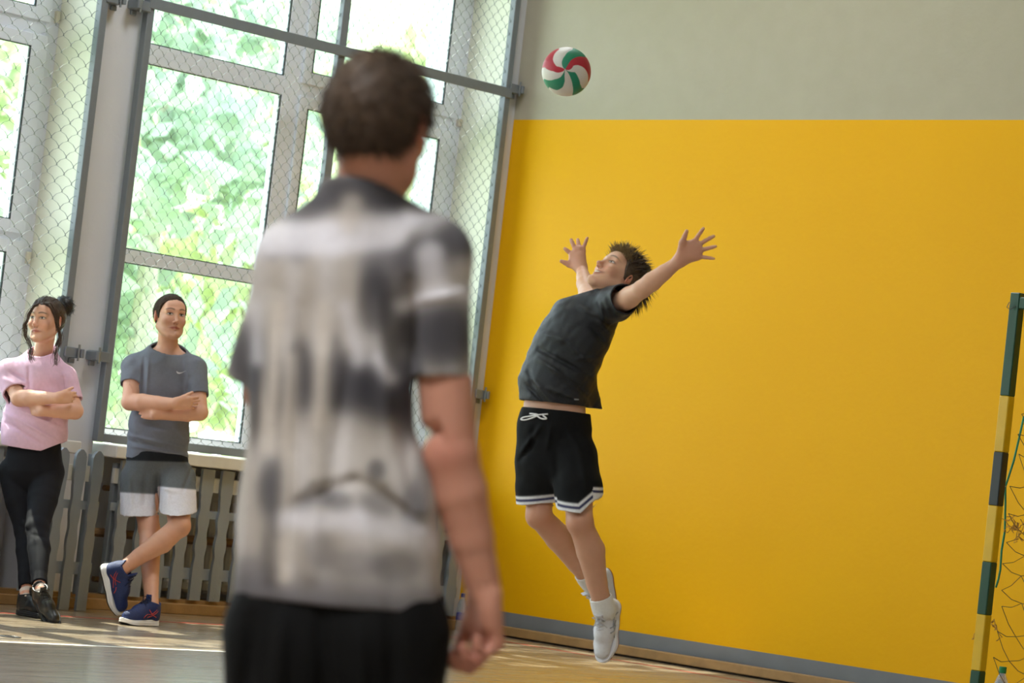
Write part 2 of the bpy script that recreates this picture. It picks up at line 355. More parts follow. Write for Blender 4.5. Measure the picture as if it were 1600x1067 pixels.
for nme, ya, yb, lb in (('window_sill', -3.16, -.12, 'white painted sill board along the wide window, behind the man in grey'), ('window_sill', -6.6, -3.42, 'white painted sill board under the window at the left edge')):
    o = box_obj(nme, (-.35, ya, .885), (.15, yb, .958), M_sill, None, .006); tag(o, kind='structure'); o.name = 'trim_14' if ya > -4 else 'trim_15'
def radiator(y0, n, label):
    root = empty('radiator', (-.12, y0, .1), label, 'radiator')
    for k in range(n):
        b = MB(); y = y0+k*.08
        b.bbox((-.19, y, .14), (-.05, y+.05, .74), .018); b.bbox((-.20, y-.006, .66), (-.04, y+.062, .76), .02); b.bbox((-.20, y-.006, .12), (-.04, y+.062, .2), .02)
        b.obj('section', M_rad, root)
    MB().tube([(-.12, y0-.25, .70), (-.12, y0+n*.08+.2, .70)], .018, 8).obj('pipe', M_raddark, root)
    MB().tube([(-.02, y0-.45, .44), (-.02, y0+n*.08+.3, .44)], .028, 8).obj('pipe', M_raddark, root)
    MB().tube([(-.12, y0-.25, .16), (-.12, y0+n*.08+.2, .16)], .018, 8).obj('pipe', M_raddark, root)
radiator(-2.75, 24, 'cream ribbed radiator behind the slats under the wide window')
radiator(-5.9, 20, 'cream ribbed radiator behind the slats at the left edge')

# ---------------------------------------------------------------- fill lamps added out of view, each tuned to brighten wall and people
M_fillbody = mat('fill_lamp_housing', srgb(210, 210, 210), .5)
for k, (lx, ly) in enumerate([(x, y) for x in (2.6, 10, 16.5) for y in (-2.9, -8.5, -14.5, -24.5)]):
    r_ = empty('fill_lamp', (lx, ly, ZC), 'unseen fill lamp panel added high over the hall', 'lamp', 'added fill lamps')
    box_obj('housing', (lx-.62, ly-.62, ZC-.16), (lx+.62, ly+.62, ZC-.06), M_fillbody, r_, .01)
    l = D.lights.new('lamp', 'AREA'); l.shape = 'SQUARE'; l.size = 1.2; l.energy = FILL_POWER*{(2.6, -2.9): 3.6, (10, -14.5): 14.0, (10, -2.9): .5, (16.5, -14.5): 3.0, (2.6, -8.5): 2.6}.get((lx, ly), .3); l.color = (.95, .97, 1)
    o = D.objects.new('fill_light', l); COL.objects.link(o); o.parent = r_; o.location = (0, 0, -.18)

# ---------------------------------------------------------------- outside
M_leaf, _nt, _b = new_mat('leaves')
_b.inputs['Roughness'].default_value = .5
_oi = N(_nt, 'ShaderNodeAttribute', attribute_name='Col'); _nt.links.new(_oi.outputs['Color'], _b.inputs['Base Color'])
_tl = N(_nt, 'ShaderNodeBsdfTranslucent'); _nt.links.new(_oi.outputs['Color'], _tl.inputs[0]); _ms = N(_nt, 'ShaderNodeMixShader'); _ms.inputs[0].default_value = .45
_nt.links.new(_b.outputs[0], _ms.inputs[1]); _nt.links.new(_tl.outputs[0], _ms.inputs[2]); _nt.links.new(_ms.outputs[0], _nt.nodes['Material Output'].inputs[0])
M_bark = mat('bark', srgb(176, 172, 156), .9, noise=.2, bump=.5, bscale=20)
def tree(x, y, h, r, n, label, tone, z0=1.2, ls=(.09, .16), nc=40):
    root = empty('tree', (x, y, 0), label, 'tree', 'trees outside the windows')
    MB().tube([(x, y, -.2), (x+.1, y, h*.35), (x-.1, y+.1, h*.7)], [.20, .15, .06], 8).obj('trunk', M_bark, root)
    cl = []
    while len(cl) < nc:
        p = RNG.uniform(-1, 1, 3)
        if np.linalg.norm(p) < 1: cl.append(p*np.array([r, r, (h-z0)/2])+np.array([x, y, (h+z0)/2]))
    c = np.array(cl)[RNG.randint(0, nc, n)]+RNG.normal(0, .42*r/2.2, (n, 3)); c[:, 2] = np.maximum(c[:, 2], .3)
    a = RNG.normal(size=(n, 3)); a /= np.linalg.norm(a, axis=1)[:, None]; b_ = np.cross(a, RNG.normal(size=(n, 3))); b_ /= np.linalg.norm(b_, axis=1)[:, None]
    s = RNG.uniform(ls[0], ls[1], n)[:, None]
    V = np.stack([c-a*s, c+b_*s*.55, c+a*s, c-b_*s*.55], 1).reshape(-1, 3); Fc = np.arange(4*n).reshape(-1, 4)
    cc = np.repeat(np.array(tone)[None]*RNG.uniform(.75, 1.25, (n, 1)), 4, 0)
    mesh_obj('foliage', V, Fc, M_leaf, root, False, cc)
T1 = (.56, .64, .42); T2 = (.64, .70, .46); T3 = (.48, .58, .46)
for (px_, d_, h_, r_, n_, tn, lb) in [(215, 40, 8.5, 2.3, 6500, T3, 'leafy tree outside, straight behind the left part of the wide window'), (400, 49, 8, 2.4, 5500, T2, 'low leafy tree outside, behind the middle of the wide window'), (300, 59, 12, 3.2, 7500, T1, 'tall tree outside, seen past the head of the man in grey'),
        (90, 70, 14, 3.6, 7000, T1, 'tree outside behind the left-edge window'), (600, 66, 6.5, 2.6, 4000, T1, 'low tree outside at the right end of the wide window'), (540, 84, 15, 4.2, 6000, T2, 'pale tree outside, behind the head of the person in front')]:
    q_ = at(px_, 500, d_); tree(q_[0], q_[1], h_, r_, n_*2//7, lb, tn, ls=(.0045*d_, .0080*d_))
tree(-4.6, -2.4, 10.8, 3.0, 1500, 'unseen tree added close outside, its crown above the windows to dapple the sun', T1, 7.2, (.10, .17), 22)  # added out of view so its crown breaks the sun into streaks
tag(box_obj('ground', (-60, -30, -.3), (-.46, 60, -.13), mat('lawn', srgb(128, 150, 84), .9, noise=.2, nscale=4)), kind='structure')
o = box_obj('building', (-2.05, 1.12, -.13), (-.6, 6, 6.6), mat('pale_outside_render', srgb(196, 206, 212), .8, noise=.03), None, .02)
tag(o, 'pale blue-grey wall of the building outside the right casement', 'building')

# ================================================================ organic shapes: signed distance fields -> one smooth mesh
def nrm(v): v = np.asarray(v, float); return v/(np.linalg.norm(v)+1e-12)
class Prim:
    "rounded cone a->b with radii ra, rb; n, s: flattened to s of its radius along n; cut: half spaces (point, normal)"
    def __init__(q, a, b, ra, rb=None, n=None, s=1.0, k=.02, op='u', cut=()):
        q.a = np.asarray(a, float); q.b = np.asarray(b, float); q.ra = ra; q.rb = ra if rb is None else rb
        q.n = None if n is None else nrm(n); q.s = s; q.k = k; q.op = op; q.cut = list(cut)
    def grow(q, t, cut=None): return Prim(q.a, q.b, q.ra+t, q.rb+t, q.n, q.s, q.k, q.op, q.cut if cut is None else cut)
    def bb(q, pad):
        r = max(q.ra, q.rb)+pad; return np.minimum(q.a, q.b)-r, np.maximum(q.a, q.b)+r
    def d(q, X, Y, Z):
        ab = q.b-q.a; L2 = float(ab@ab)
        px, py, pz = X-q.a[0], Y-q.a[1], Z-q.a[2]
        if L2 > 1e-10:
            h = (px*ab[0]+py*ab[1]+pz*ab[2])*(1/L2)
            h = np.clip(h, 0, 1); px, py, pz = px-h*ab[0], py-h*ab[1], pz-h*ab[2]; r = q.ra+h*(q.rb-q.ra)
        else: r = q.ra
        l2 = px*px+py*py+pz*pz
        if q.n is None: d = np.sqrt(l2)-r
        else:
            ln = px*q.n[0]+py*q.n[1]+pz*q.n[2]; lo2 = np.maximum(l2-ln*ln, 0); rs = r*q.s
            k0 = np.sqrt(lo2/(r*r)+ln*ln/(rs*rs)); k1 = np.sqrt(lo2/r**4+ln*ln/rs**4)+1e-9
            d = k0*(k0-1)/k1
            d = np.where(k0 < .3, -min(q.ra, q.rb)*q.s*.7, d)
        for c, n in q.cut: d = np.maximum(d, (X-c[0])*n[0]+(Y-c[1])*n[1]+(Z-c[2])*n[2])
        return d
class Ell(Prim):
    "ellipsoid: centre, radii along the axes (rows of M)"
    def __init__(q, c, r, M=None, k=.02, op='u', cut=()):
        q.c = np.asarray(c, float); q.r = np.asarray(r, float); q.M = np.eye(3) if M is None else np.asarray(M); q.k = k; q.op = op; q.cut = list(cut)
    def grow(q, t, cut=None): return Ell(q.c, q.r+t, q.M, q.k, q.op, q.cut if cut is None else cut)
    def bb(q, pad): r = q.r.max()+pad; return q.c-r, q.c+r
    def d(q, X, Y, Z):
        x, y, z = X-q.c[0], Y-q.c[1], Z-q.c[2]; k0 = 0; k1 = 0
        for i in range(3):
            e = x*q.M[i][0]+y*q.M[i][1]+z*q.M[i][2]; k0 = k0+(e/q.r[i])**2; k1 = k1+(e/q.r[i]**2)**2
        k0 = np.sqrt(k0); d = k0*(k0-1)/(np.sqrt(k1)+1e-9); d = np.where(k0 < .3, -q.r.min()*.7, d)
        for c, n in q.cut: d = np.maximum(d, (X-c[0])*n[0]+(Y-c[1])*n[1]+(Z-c[2])*n[2])
        return d
def combine(F, G, q):
    k = q.k
    if q.op == 'u':
        if k <= 0: return np.minimum(F, G)
        h = np.maximum(k-np.abs(F-G), 0)/k; return np.minimum(F, G)-h*h*k*.25
    G = -G
    if k <= 0: return np.maximum(F, G)
    h = np.maximum(k-np.abs(F-G), 0)/k; return np.maximum(F, G)+h*h*k*.25
def field(prims, lo, shp, h, init=.2):
    lo = np.asarray(lo, float); F = np.full(shp, init, np.float32)
    ax = [(lo[i]+h*np.arange(shp[i])).astype(np.float32) for i in range(3)]
    for q in prims:
        a, b = q.bb(q.k+.035); s = []
        for i in range(3):
            i0 = max(0, int((a[i]-lo[i])/h)); i1 = min(shp[i], int((b[i]-lo[i])/h)+2)
            if i1 <= i0: break
            s.append(slice(i0, i1))
        if len(s) < 3: continue
        X, Y, Z = ax[0][s[0], None, None], ax[1][None, s[1], None], ax[2][None, None, s[2]]
        s = tuple(s); F[s] = combine(F[s], q.d(X, Y, Z).astype(np.float32), q)
    return F
def bounds(prims, pad=.02):
    B = [q.bb(pad) for q in prims if q.op == 'u']; return np.min([b[0] for b in B], 0), np.max([b[1] for b in B], 0)
def nets(F, lo, h):
    S = F < 0; nx, ny, nz = F.shape
    c = np.zeros((nx-1, ny-1, nz-1), np.uint8)
    offs = [(i, j, k) for i in (0, 1) for j in (0, 1) for k in (0, 1)]
    for i, j, k in offs: c += S[i:nx-1+i, j:ny-1+j, k:nz-1+k]
    act = np.argwhere((c > 0) & (c < 8)); del c
    n = len(act); idx = np.full((nx-1, ny-1, nz-1), -1, np.int32); idx[act[:, 0], act[:, 1], act[:, 2]] = np.arange(n)
    V = {o: F[act[:, 0]+o[0], act[:, 1]+o[1], act[:, 2]+o[2]].astype(np.float64) for o in offs}
    P = np.zeros((n, 3)); W = np.zeros(n)
    for o in offs:
        for axn in range(3):
            if o[axn]: continue
            o2 = list(o); o2[axn] = 1; o2 = tuple(o2); a, b = V[o], V[o2]; m_ = (a < 0) != (b < 0)
            t = np.where(m_, a/np.where(m_, a-b, 1), 0); pt = np.tile(np.array(o, float), (n, 1)); pt[:, axn] = t
            P += pt*m_[:, None]; W += m_
    P = (P/W[:, None]+act)*h+lo
    fs = []
    for axn in range(3):
        u, v = (axn+1) % 3, (axn+2) % 3
        sl = [slice(None)]*3; sl2 = [slice(None)]*3; sl[axn] = slice(0, -1); sl2[axn] = slice(1, None)
        A, B = S[tuple(sl)], S[tuple(sl2)]; e = np.argwhere(A != B)
        e = e[(e[:, u] > 0) & (e[:, v] > 0) & (e[:, u] < F.shape[u]-1) & (e[:, v] < F.shape[v]-1)]
        if not len(e): continue
        sg = A[e[:, 0], e[:, 1], e[:, 2]]
        def cell(du, dv):
            q = e.copy(); q[:, u] -= du; q[:, v] -= dv; return idx[q[:, 0], q[:, 1], q[:, 2]]
        Q = np.stack([cell(1, 1), cell(0, 1), cell(0, 0), cell(1, 0)], 1)
        Q[~sg] = Q[~sg][:, ::-1]; fs.append(Q)
    return P, np.concatenate(fs)
def grid_for(lo, hi, h): return tuple(int(math.ceil((hi[i]-lo[i])/h))+1 for i in range(3))
def prune(P, Fc, keep):
    Fc = Fc[keep]; u = np.unique(Fc); m_ = np.full(len(P), -1, np.int64); m_[u] = np.arange(len(u)); return P[u], m_[Fc]
def skin_mesh(prims, h, fine=(), clothes=()):
    """whole figure at cell h, the boxes in fine=(lo, hi, h) at a finer cell; one mesh.
    clothes=(garment prims, cuts, t): the covered flesh (prims with .cov) stays inside them"""
    cov = [q for q in prims if getattr(q, 'cov', False)]; free = [q for q in prims if not getattr(q, 'cov', False)]
    def full(lo, shp, h):
        if not cov: return field(prims, lo, shp, h)
        F = field(cov, lo, shp, h)
        for g, cuts, t in clothes:
            G = field([q.grow(0, cut=[]) for q in g], lo, shp, h, .3); R_ = field([q.grow(.055) for q in g], lo, shp, h, .3)
            ax = [(lo[i]+h*np.arange(shp[i])).astype(np.float32) for i in range(3)]
            for c, n in cuts: R_ = np.maximum(R_, (ax[0][:, None, None]-c[0])*n[0]+(ax[1][None, :, None]-c[1])*n[1]+(ax[2][None, None, :]-c[2])*n[2])
            F = np.where(R_ < -.004, np.maximum(F, G+np.float32(t)), F)
        ax = [(lo[i]+h*np.arange(shp[i])).astype(np.float32) for i in range(3)]
        for q in free:
            a, b = q.bb(q.k+.035); s = []
            for i in range(3):
                i0 = max(0, int((a[i]-lo[i])/h)); i1 = min(shp[i], int((b[i]-lo[i])/h)+2); s.append(slice(i0, max(i0, i1)))
            if min(v.stop-v.start for v in s) <= 0: continue
            s = tuple(s); F[s] = combine(F[s], q.d(ax[0][s[0], None, None], ax[1][None, s[1], None], ax[2][None, None, s[2]]).astype(np.float32), q)
        return F
    lo, hi = bounds(prims); P, Fc = nets(full(lo, grid_for(lo, hi, h), h), lo, h)
    parts = []
    for (a, b, h2) in fine:
        c = P[Fc].mean(1); ins = np.all((c > np.asarray(a)+h*1.3) & (c < np.asarray(b)-h*1.3), axis=1); P, Fc = prune(P, Fc, ~ins)
        a2 = np.maximum(a, lo); b2 = np.minimum(b, hi); parts.append(nets(full(a2, grid_for(a2, b2, h2), h2), a2, h2))
    for p, f in parts: Fc = np.concatenate([Fc, f+len(P)]); P = np.concatenate([P, p])
    return P, Fc
def covered(A, i0):
    for q in A[i0:]: q.cov = True
def px_of(P):
    q = P-CAM; w_ = q@CF; return 800+FPX*(q@CR)/w_, 533.5-FPX*(q@CU)/w_
def waves(P, seed, freq, amp, aniso=(1, 1, 1)):
    r = np.random.RandomState(seed); o = 0
    for i in range(7):
        k = r.normal(size=3)*np.array(aniso)*freq*(.7+.3*i); o = o+np.sin(P@k+r.uniform(0, 6)+1.3*np.sin(P@(k[[1, 2, 0]]*.6)))/(1+.35*i)
    return o*amp/2.6
def cloth_mesh(outer, t, h, cuts=(), folds=(), wr=(0, 30, .002, (1, 1, 1)), post=()):
    "an open garment: outer skin minus the same shape shrunk by t; folds: (x1,y1,x2,y2,width_px,amp) ridges read off the photo; post: carved-off prims"
    lo, hi = bounds(outer); shp = grid_for(lo, hi, h)
    O = field(outer, lo, shp, h); I = field([q.grow(0, cut=[(c+n*.022, n) for c, n in q.cut]) for q in outer], lo, shp, h)+np.float32(t)
    m_ = np.argwhere(np.abs(O) < .04)
    P = m_*h+lo; dsp = waves(P, wr[0], wr[1], wr[2], wr[3])
    if folds:
        x, y = px_of(P)
        for (x1, y1, x2, y2, w_, am) in folds:
            ex, ey = x2-x1, y2-y1; u = np.clip(((x-x1)*ex+(y-y1)*ey)/(ex*ex+ey*ey), 0, 1); dd = np.hypot(x-x1-u*ex, y-y1-u*ey)
            dsp -= 1.45*am*np.exp(-(dd/w_)**2)*np.sin(np.pi*np.clip(u*.9+.05, 0, 1))**.5
    ii = tuple(m_.T); O[ii] += dsp; I[ii] += dsp
    S = np.maximum(O, -I)
    ax = [(lo[i]+h*np.arange(shp[i])).astype(np.float32) for i in range(3)]
    for c, n in cuts: S = np.maximum(S, (ax[0][:, None, None]-c[0])*n[0]+(ax[1][None, :, None]-c[1])*n[1]+(ax[2][None, None, :]-c[2])*n[2])
    for q in post: S = np.maximum(S, -q.d(ax[0][:, None, None], ax[1][None, :, None], ax[2][None, None, :]))
    return nets(S, lo, h)
def lin(c): return np.array(srgb(*c)[:3])
def soft(d, e): return 1/(1+np.exp(np.clip(d/e, -30, 30)))           # 1 inside, 0 outside
def blend(C, m_, col): return C+(np.asarray(col)-C)*m_[:, None]

# ---------------------------------------------------------------- anatomy
class Frame:
    def __init__(s, c, X, Y, Z, k=1.0): s.c = np.asarray(c); s.X, s.Y, s.Z, s.k = nrm(X), nrm(Y), nrm(Z), k; s.M = np.array([s.X, s.Y, s.Z])
    def __call__(s, x, y, z): return s.c+s.k*(x*s.X+y*s.Y+z*s.Z)
    def loc(s, P): return (P-s.c)@s.M.T/s.k
def head_frame(c, fwd, up, k=1.0):
    Y = nrm(fwd); Z = np.asarray(up, float); Z = nrm(Z-Y*(Z@Y)); return Frame(c, np.cross(Y, Z), Y, Z, k)
def head(H, jaw=1.0, smile=0.0, cheeks=1.0, nose=1.0):
    k = H.k; A = []
    e = lambda c, r, kk=.02, op='u': A.append(Ell(H(*c), np.array(r)*k, H.M, kk*k, op))
    c_ = lambda a, b, ra, rb, kk=.01, op='u': A.append(Prim(H(*a), H(*b), ra*k, rb*k, k=kk*k, op=op))
    e((0, -.022, .030), (.075, .096, .086)); e((0, .028, -.012), (.063, .064, .088), .03); e((0, .030, -.070), (.050*jaw, .050, .036), .03)
    e((0, .068, .048), (.050, .026, .036), .03)
    for s in (1, -1):
        c_((s*.057*jaw, -.002, -.052), (s*.020, .068, -.101), .014, .014, .03); e((s*.043, .062, -.026), (.020*cheeks, .022, .020), .022)
        c_((s*.010, .089, .028), (s*.043, .078, .026), .008, .008, .016)
    c_((0, .074, -.101), (0, .084, -.101), .016*jaw, .0135, .020)
    for s in (1, -1):
        e((s*.032, .100, .008), (.017, .016, .011), .012, 's'); e((s*.031, .0745, .0065), (.0145, .0125, .0125), .004)
        c_((s*.018, .0855, .012), (s*.044, .0785, .0115), .0028, .0025, .004)
    c_((0, .086, .020), (0, .106*nose, -.028), .0072, .0092, .012); e((0, .1105*nose, -.031), (.0085, .010, .0078), .010)
    for s in (1, -1): e((s*.0108, .098, -.036), (.0064, .0095, .0062), .006); e((s*.0065, .104, -.0445), (.0035, .0055, .003), .003, 's')
    w_ = .0255+.005*smile; dz = .006*smile
    for s in (1, -1):
        c_((s*w_, .080-.004*smile, -.0640+dz), (s*.004, .0912, -.0590), .0024, .0040, .006); c_((s*(w_-.003), .081-.004*smile, -.0665+dz), (0, .0905, -.0710-.004*smile), .0026, .0048, .006)
    c_((-w_*.85, .0885, -.0640+dz*.7), (0, .0985, -.0640-.002*smile), .0016+.001*smile, .002+.0022*smile, .003, 's'); c_((w_*.85, .0885, -.0640+dz*.7), (0, .0985, -.0640-.002*smile), .0016+.001*smile, .002+.0022*smile, .003, 's')
    for s in (1, -1):
        Me = np.array([nrm(H.X*s*.93-H.Y*.36), nrm(H.Y*.93+H.X*s*.36), H.Z])
        A.append(Ell(H(s*.0775, -.012, .000), np.array((.0065, .0175, .031))*k, Me, .007*k)); A.append(Ell(H(s*.0845, -.006, .004), np.array((.0055, .0095, .017))*k, Me, .004*k, 's'))
    return A
def face_paint(P, C, H, brow=(60, 40, 28), lip=(176, 100, 88), iris=(70, 52, 40), stubble=0.0, smile=0.0, blush=.5, look=0.0):
    q = H.loc(P); x, y, z = q.T; fr = soft(.045-y, .006); ax_ = np.abs(x)
    C = blend(C, .35*blush*fr*soft(np.hypot((ax_-.042)/.024, (z+.028)/.022)-1, .25), lin((206, 112, 92)))
    C = blend(C, .35*blush*fr*soft(np.hypot(x/.014, (z+.034)/.012)-1, .3), lin((204, 116, 96)))
    C = blend(C, .5*soft(.068-ax_, .003)*soft(np.abs(z)-.032, .004)*soft(np.abs(y+.012)-.02, .004), lin((196, 96, 76)))
    if stubble: C = blend(C, stubble*soft(-.035-y*.0+z*0+(z+.045), .01)*soft(-(y-.0), .012)*soft(-(z+.14), .01), lin((96, 72, 60)))
    dz = .006*smile*(ax_/.03)**2
    C = blend(C, fr*soft(np.hypot(x/(.027+.006*smile), (z+.0645-dz)/(.0072+.003*smile))-1, .12), lin(lip))
    C = blend(C, .85*fr*soft(np.hypot(x/(.023+.006*smile), (z+.0642-dz)/(.0013+.002*smile))-1, .3), lin((92, 44, 40)))
    if smile: C = blend(C, fr*soft(np.hypot(x/.019, (z+.0632-dz)/.0032)-1, .2), lin((236, 228, 214)))
    zb = .030+.004*np.sin((ax_-.014)/.036*3.0); C = blend(C, .85*fr*soft(np.abs(z-zb)-.0040*(1-.5*np.clip((ax_-.03)/.03, 0, 1)), .0009)*soft(np.abs(ax_-.0335)-.0205, .0015), lin(brow))
    ex = ax_-.0315; lens = np.hypot(ex/.0140, (z-.0068)/.0047)-1
    C = blend(C, fr*.8*soft(np.hypot(ex/.0165, (z-.0072)/.0082)-1, .12), lin((120, 78, 62)))
    C = blend(C, fr*soft(lens, .06), lin((222, 216, 210)))
    C = blend(C, fr*soft(np.hypot(x-np.sign(x)*.0315-look, z-.0072)/.0060-1, .08)*soft(lens, .05), lin(iris))
    C = blend(C, fr*soft(np.hypot(x-np.sign(x)*.0315-look, z-.0072)/.0030-1, .1)*soft(lens, .05), lin((20, 16, 14)))
    C = blend(C, fr*soft(np.abs(z-(.0118-.28*ex*ex/.014))-.0014, .0005)*soft(np.abs(ex)-.0150, .001), lin((30, 20, 16)))
    C = blend(C, .6*fr*soft(np.hypot((ax_-.007)/.004, (z+.0435)/.0028)-1, .2), lin((90, 40, 34)))
    return C
def arm(A, sh, el, wr, k=1.0, r=(.050, .041, .043, .027), k2=.006):
    sh, el, wr = map(np.asarray, (sh, el, wr)); m_ = el+(wr-el)*.28; u = sh+(el-sh)*.5
    A += [Prim(sh, u, r[0]*k, r[0]*k*.98, k=k2), Prim(u, el, r[0]*k*.95, r[1]*k*.92, k=k2), Prim(el, m_, r[1]*k*.95, r[2]*k, k=k2), Prim(m_, el+(wr-el)*.62, r[2]*k, r[2]*k*.82, k=k2), Prim(el+(wr-el)*.6, wr, r[2]*k*.82, r[3]*k, k=.006)]
    A.append(Prim(el, el, r[1]*k*.93, k=.01)); A[-6].cov = A[-5].cov = True
def leg(A, hip, kn, an, k=1.0, r=(.088, .058, .058, .038), back=None):
    hip, kn, an = map(np.asarray, (hip, kn, an)); m_ = kn+(an-kn)*.32
    back = np.zeros(3) if back is None else nrm(back)*.014
    A += [Prim(hip, hip+(kn-hip)*.5, r[0]*k, r[0]*.86*k, k=.010), Prim(hip+(kn-hip)*.5, kn, r[0]*.86*k, r[1]*k*.95, k=.010), Prim(kn, m_+back, r[1]*k*.88, r[2]*k, k=.008), Prim(m_+back, kn+(an-kn)*.7, r[2]*k, r[2]*k*.72, k=.008), Prim(kn+(an-kn)*.68, an, r[2]*k*.72, r[3]*k, k=.008)]
    A.append(Prim(kn, kn, r[1]*k*.96, k=.02)); A[-6].cov = A[-5].cov = True
def finger(A, p, d, n, ln, r, curl, kk=.004):
    p = np.asarray(p, float); d = nrm(d); n = nrm(n-d*(n@d)); a = 0
    for f, c, r0, r1 in ((.46, curl[0], 1, .93), (.30, curl[1], .93, .87), (.24, curl[2], .87, .72)):
        a += c; v = d*math.cos(a)+n*math.sin(a); q = p+v*ln*f; A.append(Prim(p, q, r*r0, r*r1, k=kk)); p = q
def hand(A, wr, a, s, n, k=1.0, curl=(.3, .4, .3), spread=.12, thumb=(.6, .5), r=.0088, wrist=None):
    "a: towards the fingers, s: towards the thumb, n: out of the palm"
    a, s = nrm(a), nrm(s); n = nrm(n); wr = np.asarray(wr, float); M = [(.094, .028), (.098, .009), (.093, -.011), (.084, -.029)]
    for i, (x, y) in enumerate(M):
        q = wr+k*(a*x+s*y); b_ = wr+k*(a*.012+s*y*.62); A.append(Prim(b_, q, .0150*k, .0118*k, k=.016))
        finger(A, q, a+s*spread*(1.5-i)*.9, n, k*(.074, .082, .076, .061)[i], r*k*(1, 1.02, .97, .86)[i], [c*(1+.12*i) for c in curl])
    A.append(Prim(wr+k*(a*.020+s*.020), wr+k*(a*.055+s*.036+n*.008), .0165*k, .013*k, k=.018))
    A.append(Prim(wr+k*(a*.05-s*.02+n*.006), wr+k*(a*.03-s*.02+n*.006), .014*k, .014*k, k=.016))
    b_ = wr+k*(a*.050+s*.036+n*.008); d = nrm(a*math.cos(thumb[0])+s*math.sin(thumb[0])+n*.25); q = b_+d*.036*k; A.append(Prim(b_, q, .0118*k, .0102*k, k=.008))
    d2 = nrm(d*math.cos(thumb[1])+(a*.6+n*.6)*math.sin(thumb[1])); A.append(Prim(q, q+d2*.030*k, .0102*k, .0086*k, k=.003))
def hand_pts(A, wr, tb, tt, mcps, tips, n, k=1.0, r=.0085, bow=.10):
    "an open hand from its knuckles and finger tips"
    wr = np.asarray(wr); n = nrm(n)
    for i, (m_, t) in enumerate(zip(mcps, tips)):
        m_, t = np.asarray(m_), np.asarray(t); A.append(Prim(wr+(m_-wr)*.12, m_, .0150*k, .0112*k, k=.018)); d = t-m_; L = np.linalg.norm(d); rr = r*k*(1, 1.03, .98, .88)[i]
        p1 = m_+d*.44-n*L*bow*.35; p2 = m_+d*.74-n*L*bow*.3; A += [Prim(m_, p1, rr*1.05, rr*.96, k=.004), Prim(p1, p2, rr*.96, rr*.9, k=.004), Prim(p2, t, rr*.9, rr*.82, k=.004)]
    for i in range(3): A.append(Prim(np.asarray(mcps[i])*.9+wr*.1, np.asarray(mcps[i+1])*.9+wr*.1, .0105*k, .0105*k, k=.010))
    c = wr*.45+.275*(np.asarray(mcps[1])+np.asarray(mcps[2])); A.append(Prim(c, wr, .020*k, .020*k, n=n, s=.7, k=.02))
    tb, tt = np.asarray(tb), np.asarray(tt); A.append(Prim(wr+(tb-wr)*.15, tb, .016*k, .0135*k, k=.02)); m_ = tb+(tt-tb)*.52; A += [Prim(tb, m_, .0122*k, .0104*k, k=.008), Prim(m_, tt, .0104*k, .0080*k, k=.003)]
def strands(name, P0, T0, bend, L, r, mt, parent, segs=4):
    n = len(P0); L = np.broadcast_to(L, n)[:, None]; r = np.broadcast_to(r, n); T0 = T0/np.linalg.norm(T0, axis=1)[:, None]
    a = np.cross(T0, RNG.normal(size=(n, 3))); a /= np.linalg.norm(a, axis=1)[:, None]; b_ = np.cross(T0, a)
    V = []; ks = 3
    for j in range(segs+1):
        s = j/segs; c = P0+T0*L*s+bend*L*s*s; rr = (r*(1-.93*s**1.5))[:, None]
        for q in range(ks): an = 2*math.pi*q/ks; V.append(c+rr*(math.cos(an)*a+math.sin(an)*b_))
    V = np.stack(V, 1); m_ = (segs+1)*ks; Fc = []
    for j in range(segs):
        for q in range(ks): Fc.append([j*ks+q, j*ks+(q+1) % ks, (j+1)*ks+(q+1) % ks, (j+1)*ks+q])
    Fc = np.array(Fc)[None]+np.arange(n)[:, None, None]*m_
    return mesh_obj(name, V.reshape(-1, 3), Fc.reshape(-1, 4), mt, parent, True)
def hair_cap(H, line, up=.010, h=.003, rough=.0022, extra=(), seed=3, frontcut=None):
    "short hair: the skull grown by `up`, kept above the hairline z = line(y)"
    k = H.k; A = [Ell(H(0, -.022, .030), np.array((.0755+up*.8, .097+up, .087+up))*k, H.M, .02), Ell(H(0, .020, .035), np.array((.064+up*.4, .066+up*.6, .072+up))*k, H.M, .03)]+list(extra)
    lo, hi = bounds(A); shp = grid_for(lo, hi, h); F = field(A, lo, shp, h)
    ii = np.argwhere(F < .04); P = ii*h+lo; q = H.loc(P); z0 = np.interp(q[:, 1], [v[0] for v in line], [v[1] for v in line])+waves(P, seed+1, 160, .003)
    g = np.maximum(F[tuple(ii.T)]+waves(P, seed, 110, rough)+waves(P, seed+9, 300, rough*.5), (z0-q[:, 2])*k*.9)
    F[tuple(ii.T)] = g; return nets(F, lo, h)
LINE_M = [(-.13, -.062), (-.06, -.058), (-.032, -.035), (-.022, .028), (.004, .030), (.010, -.012), (.024, -.010), (.034, .018), (.050, .050), (.060, .066), (.12, .074)]

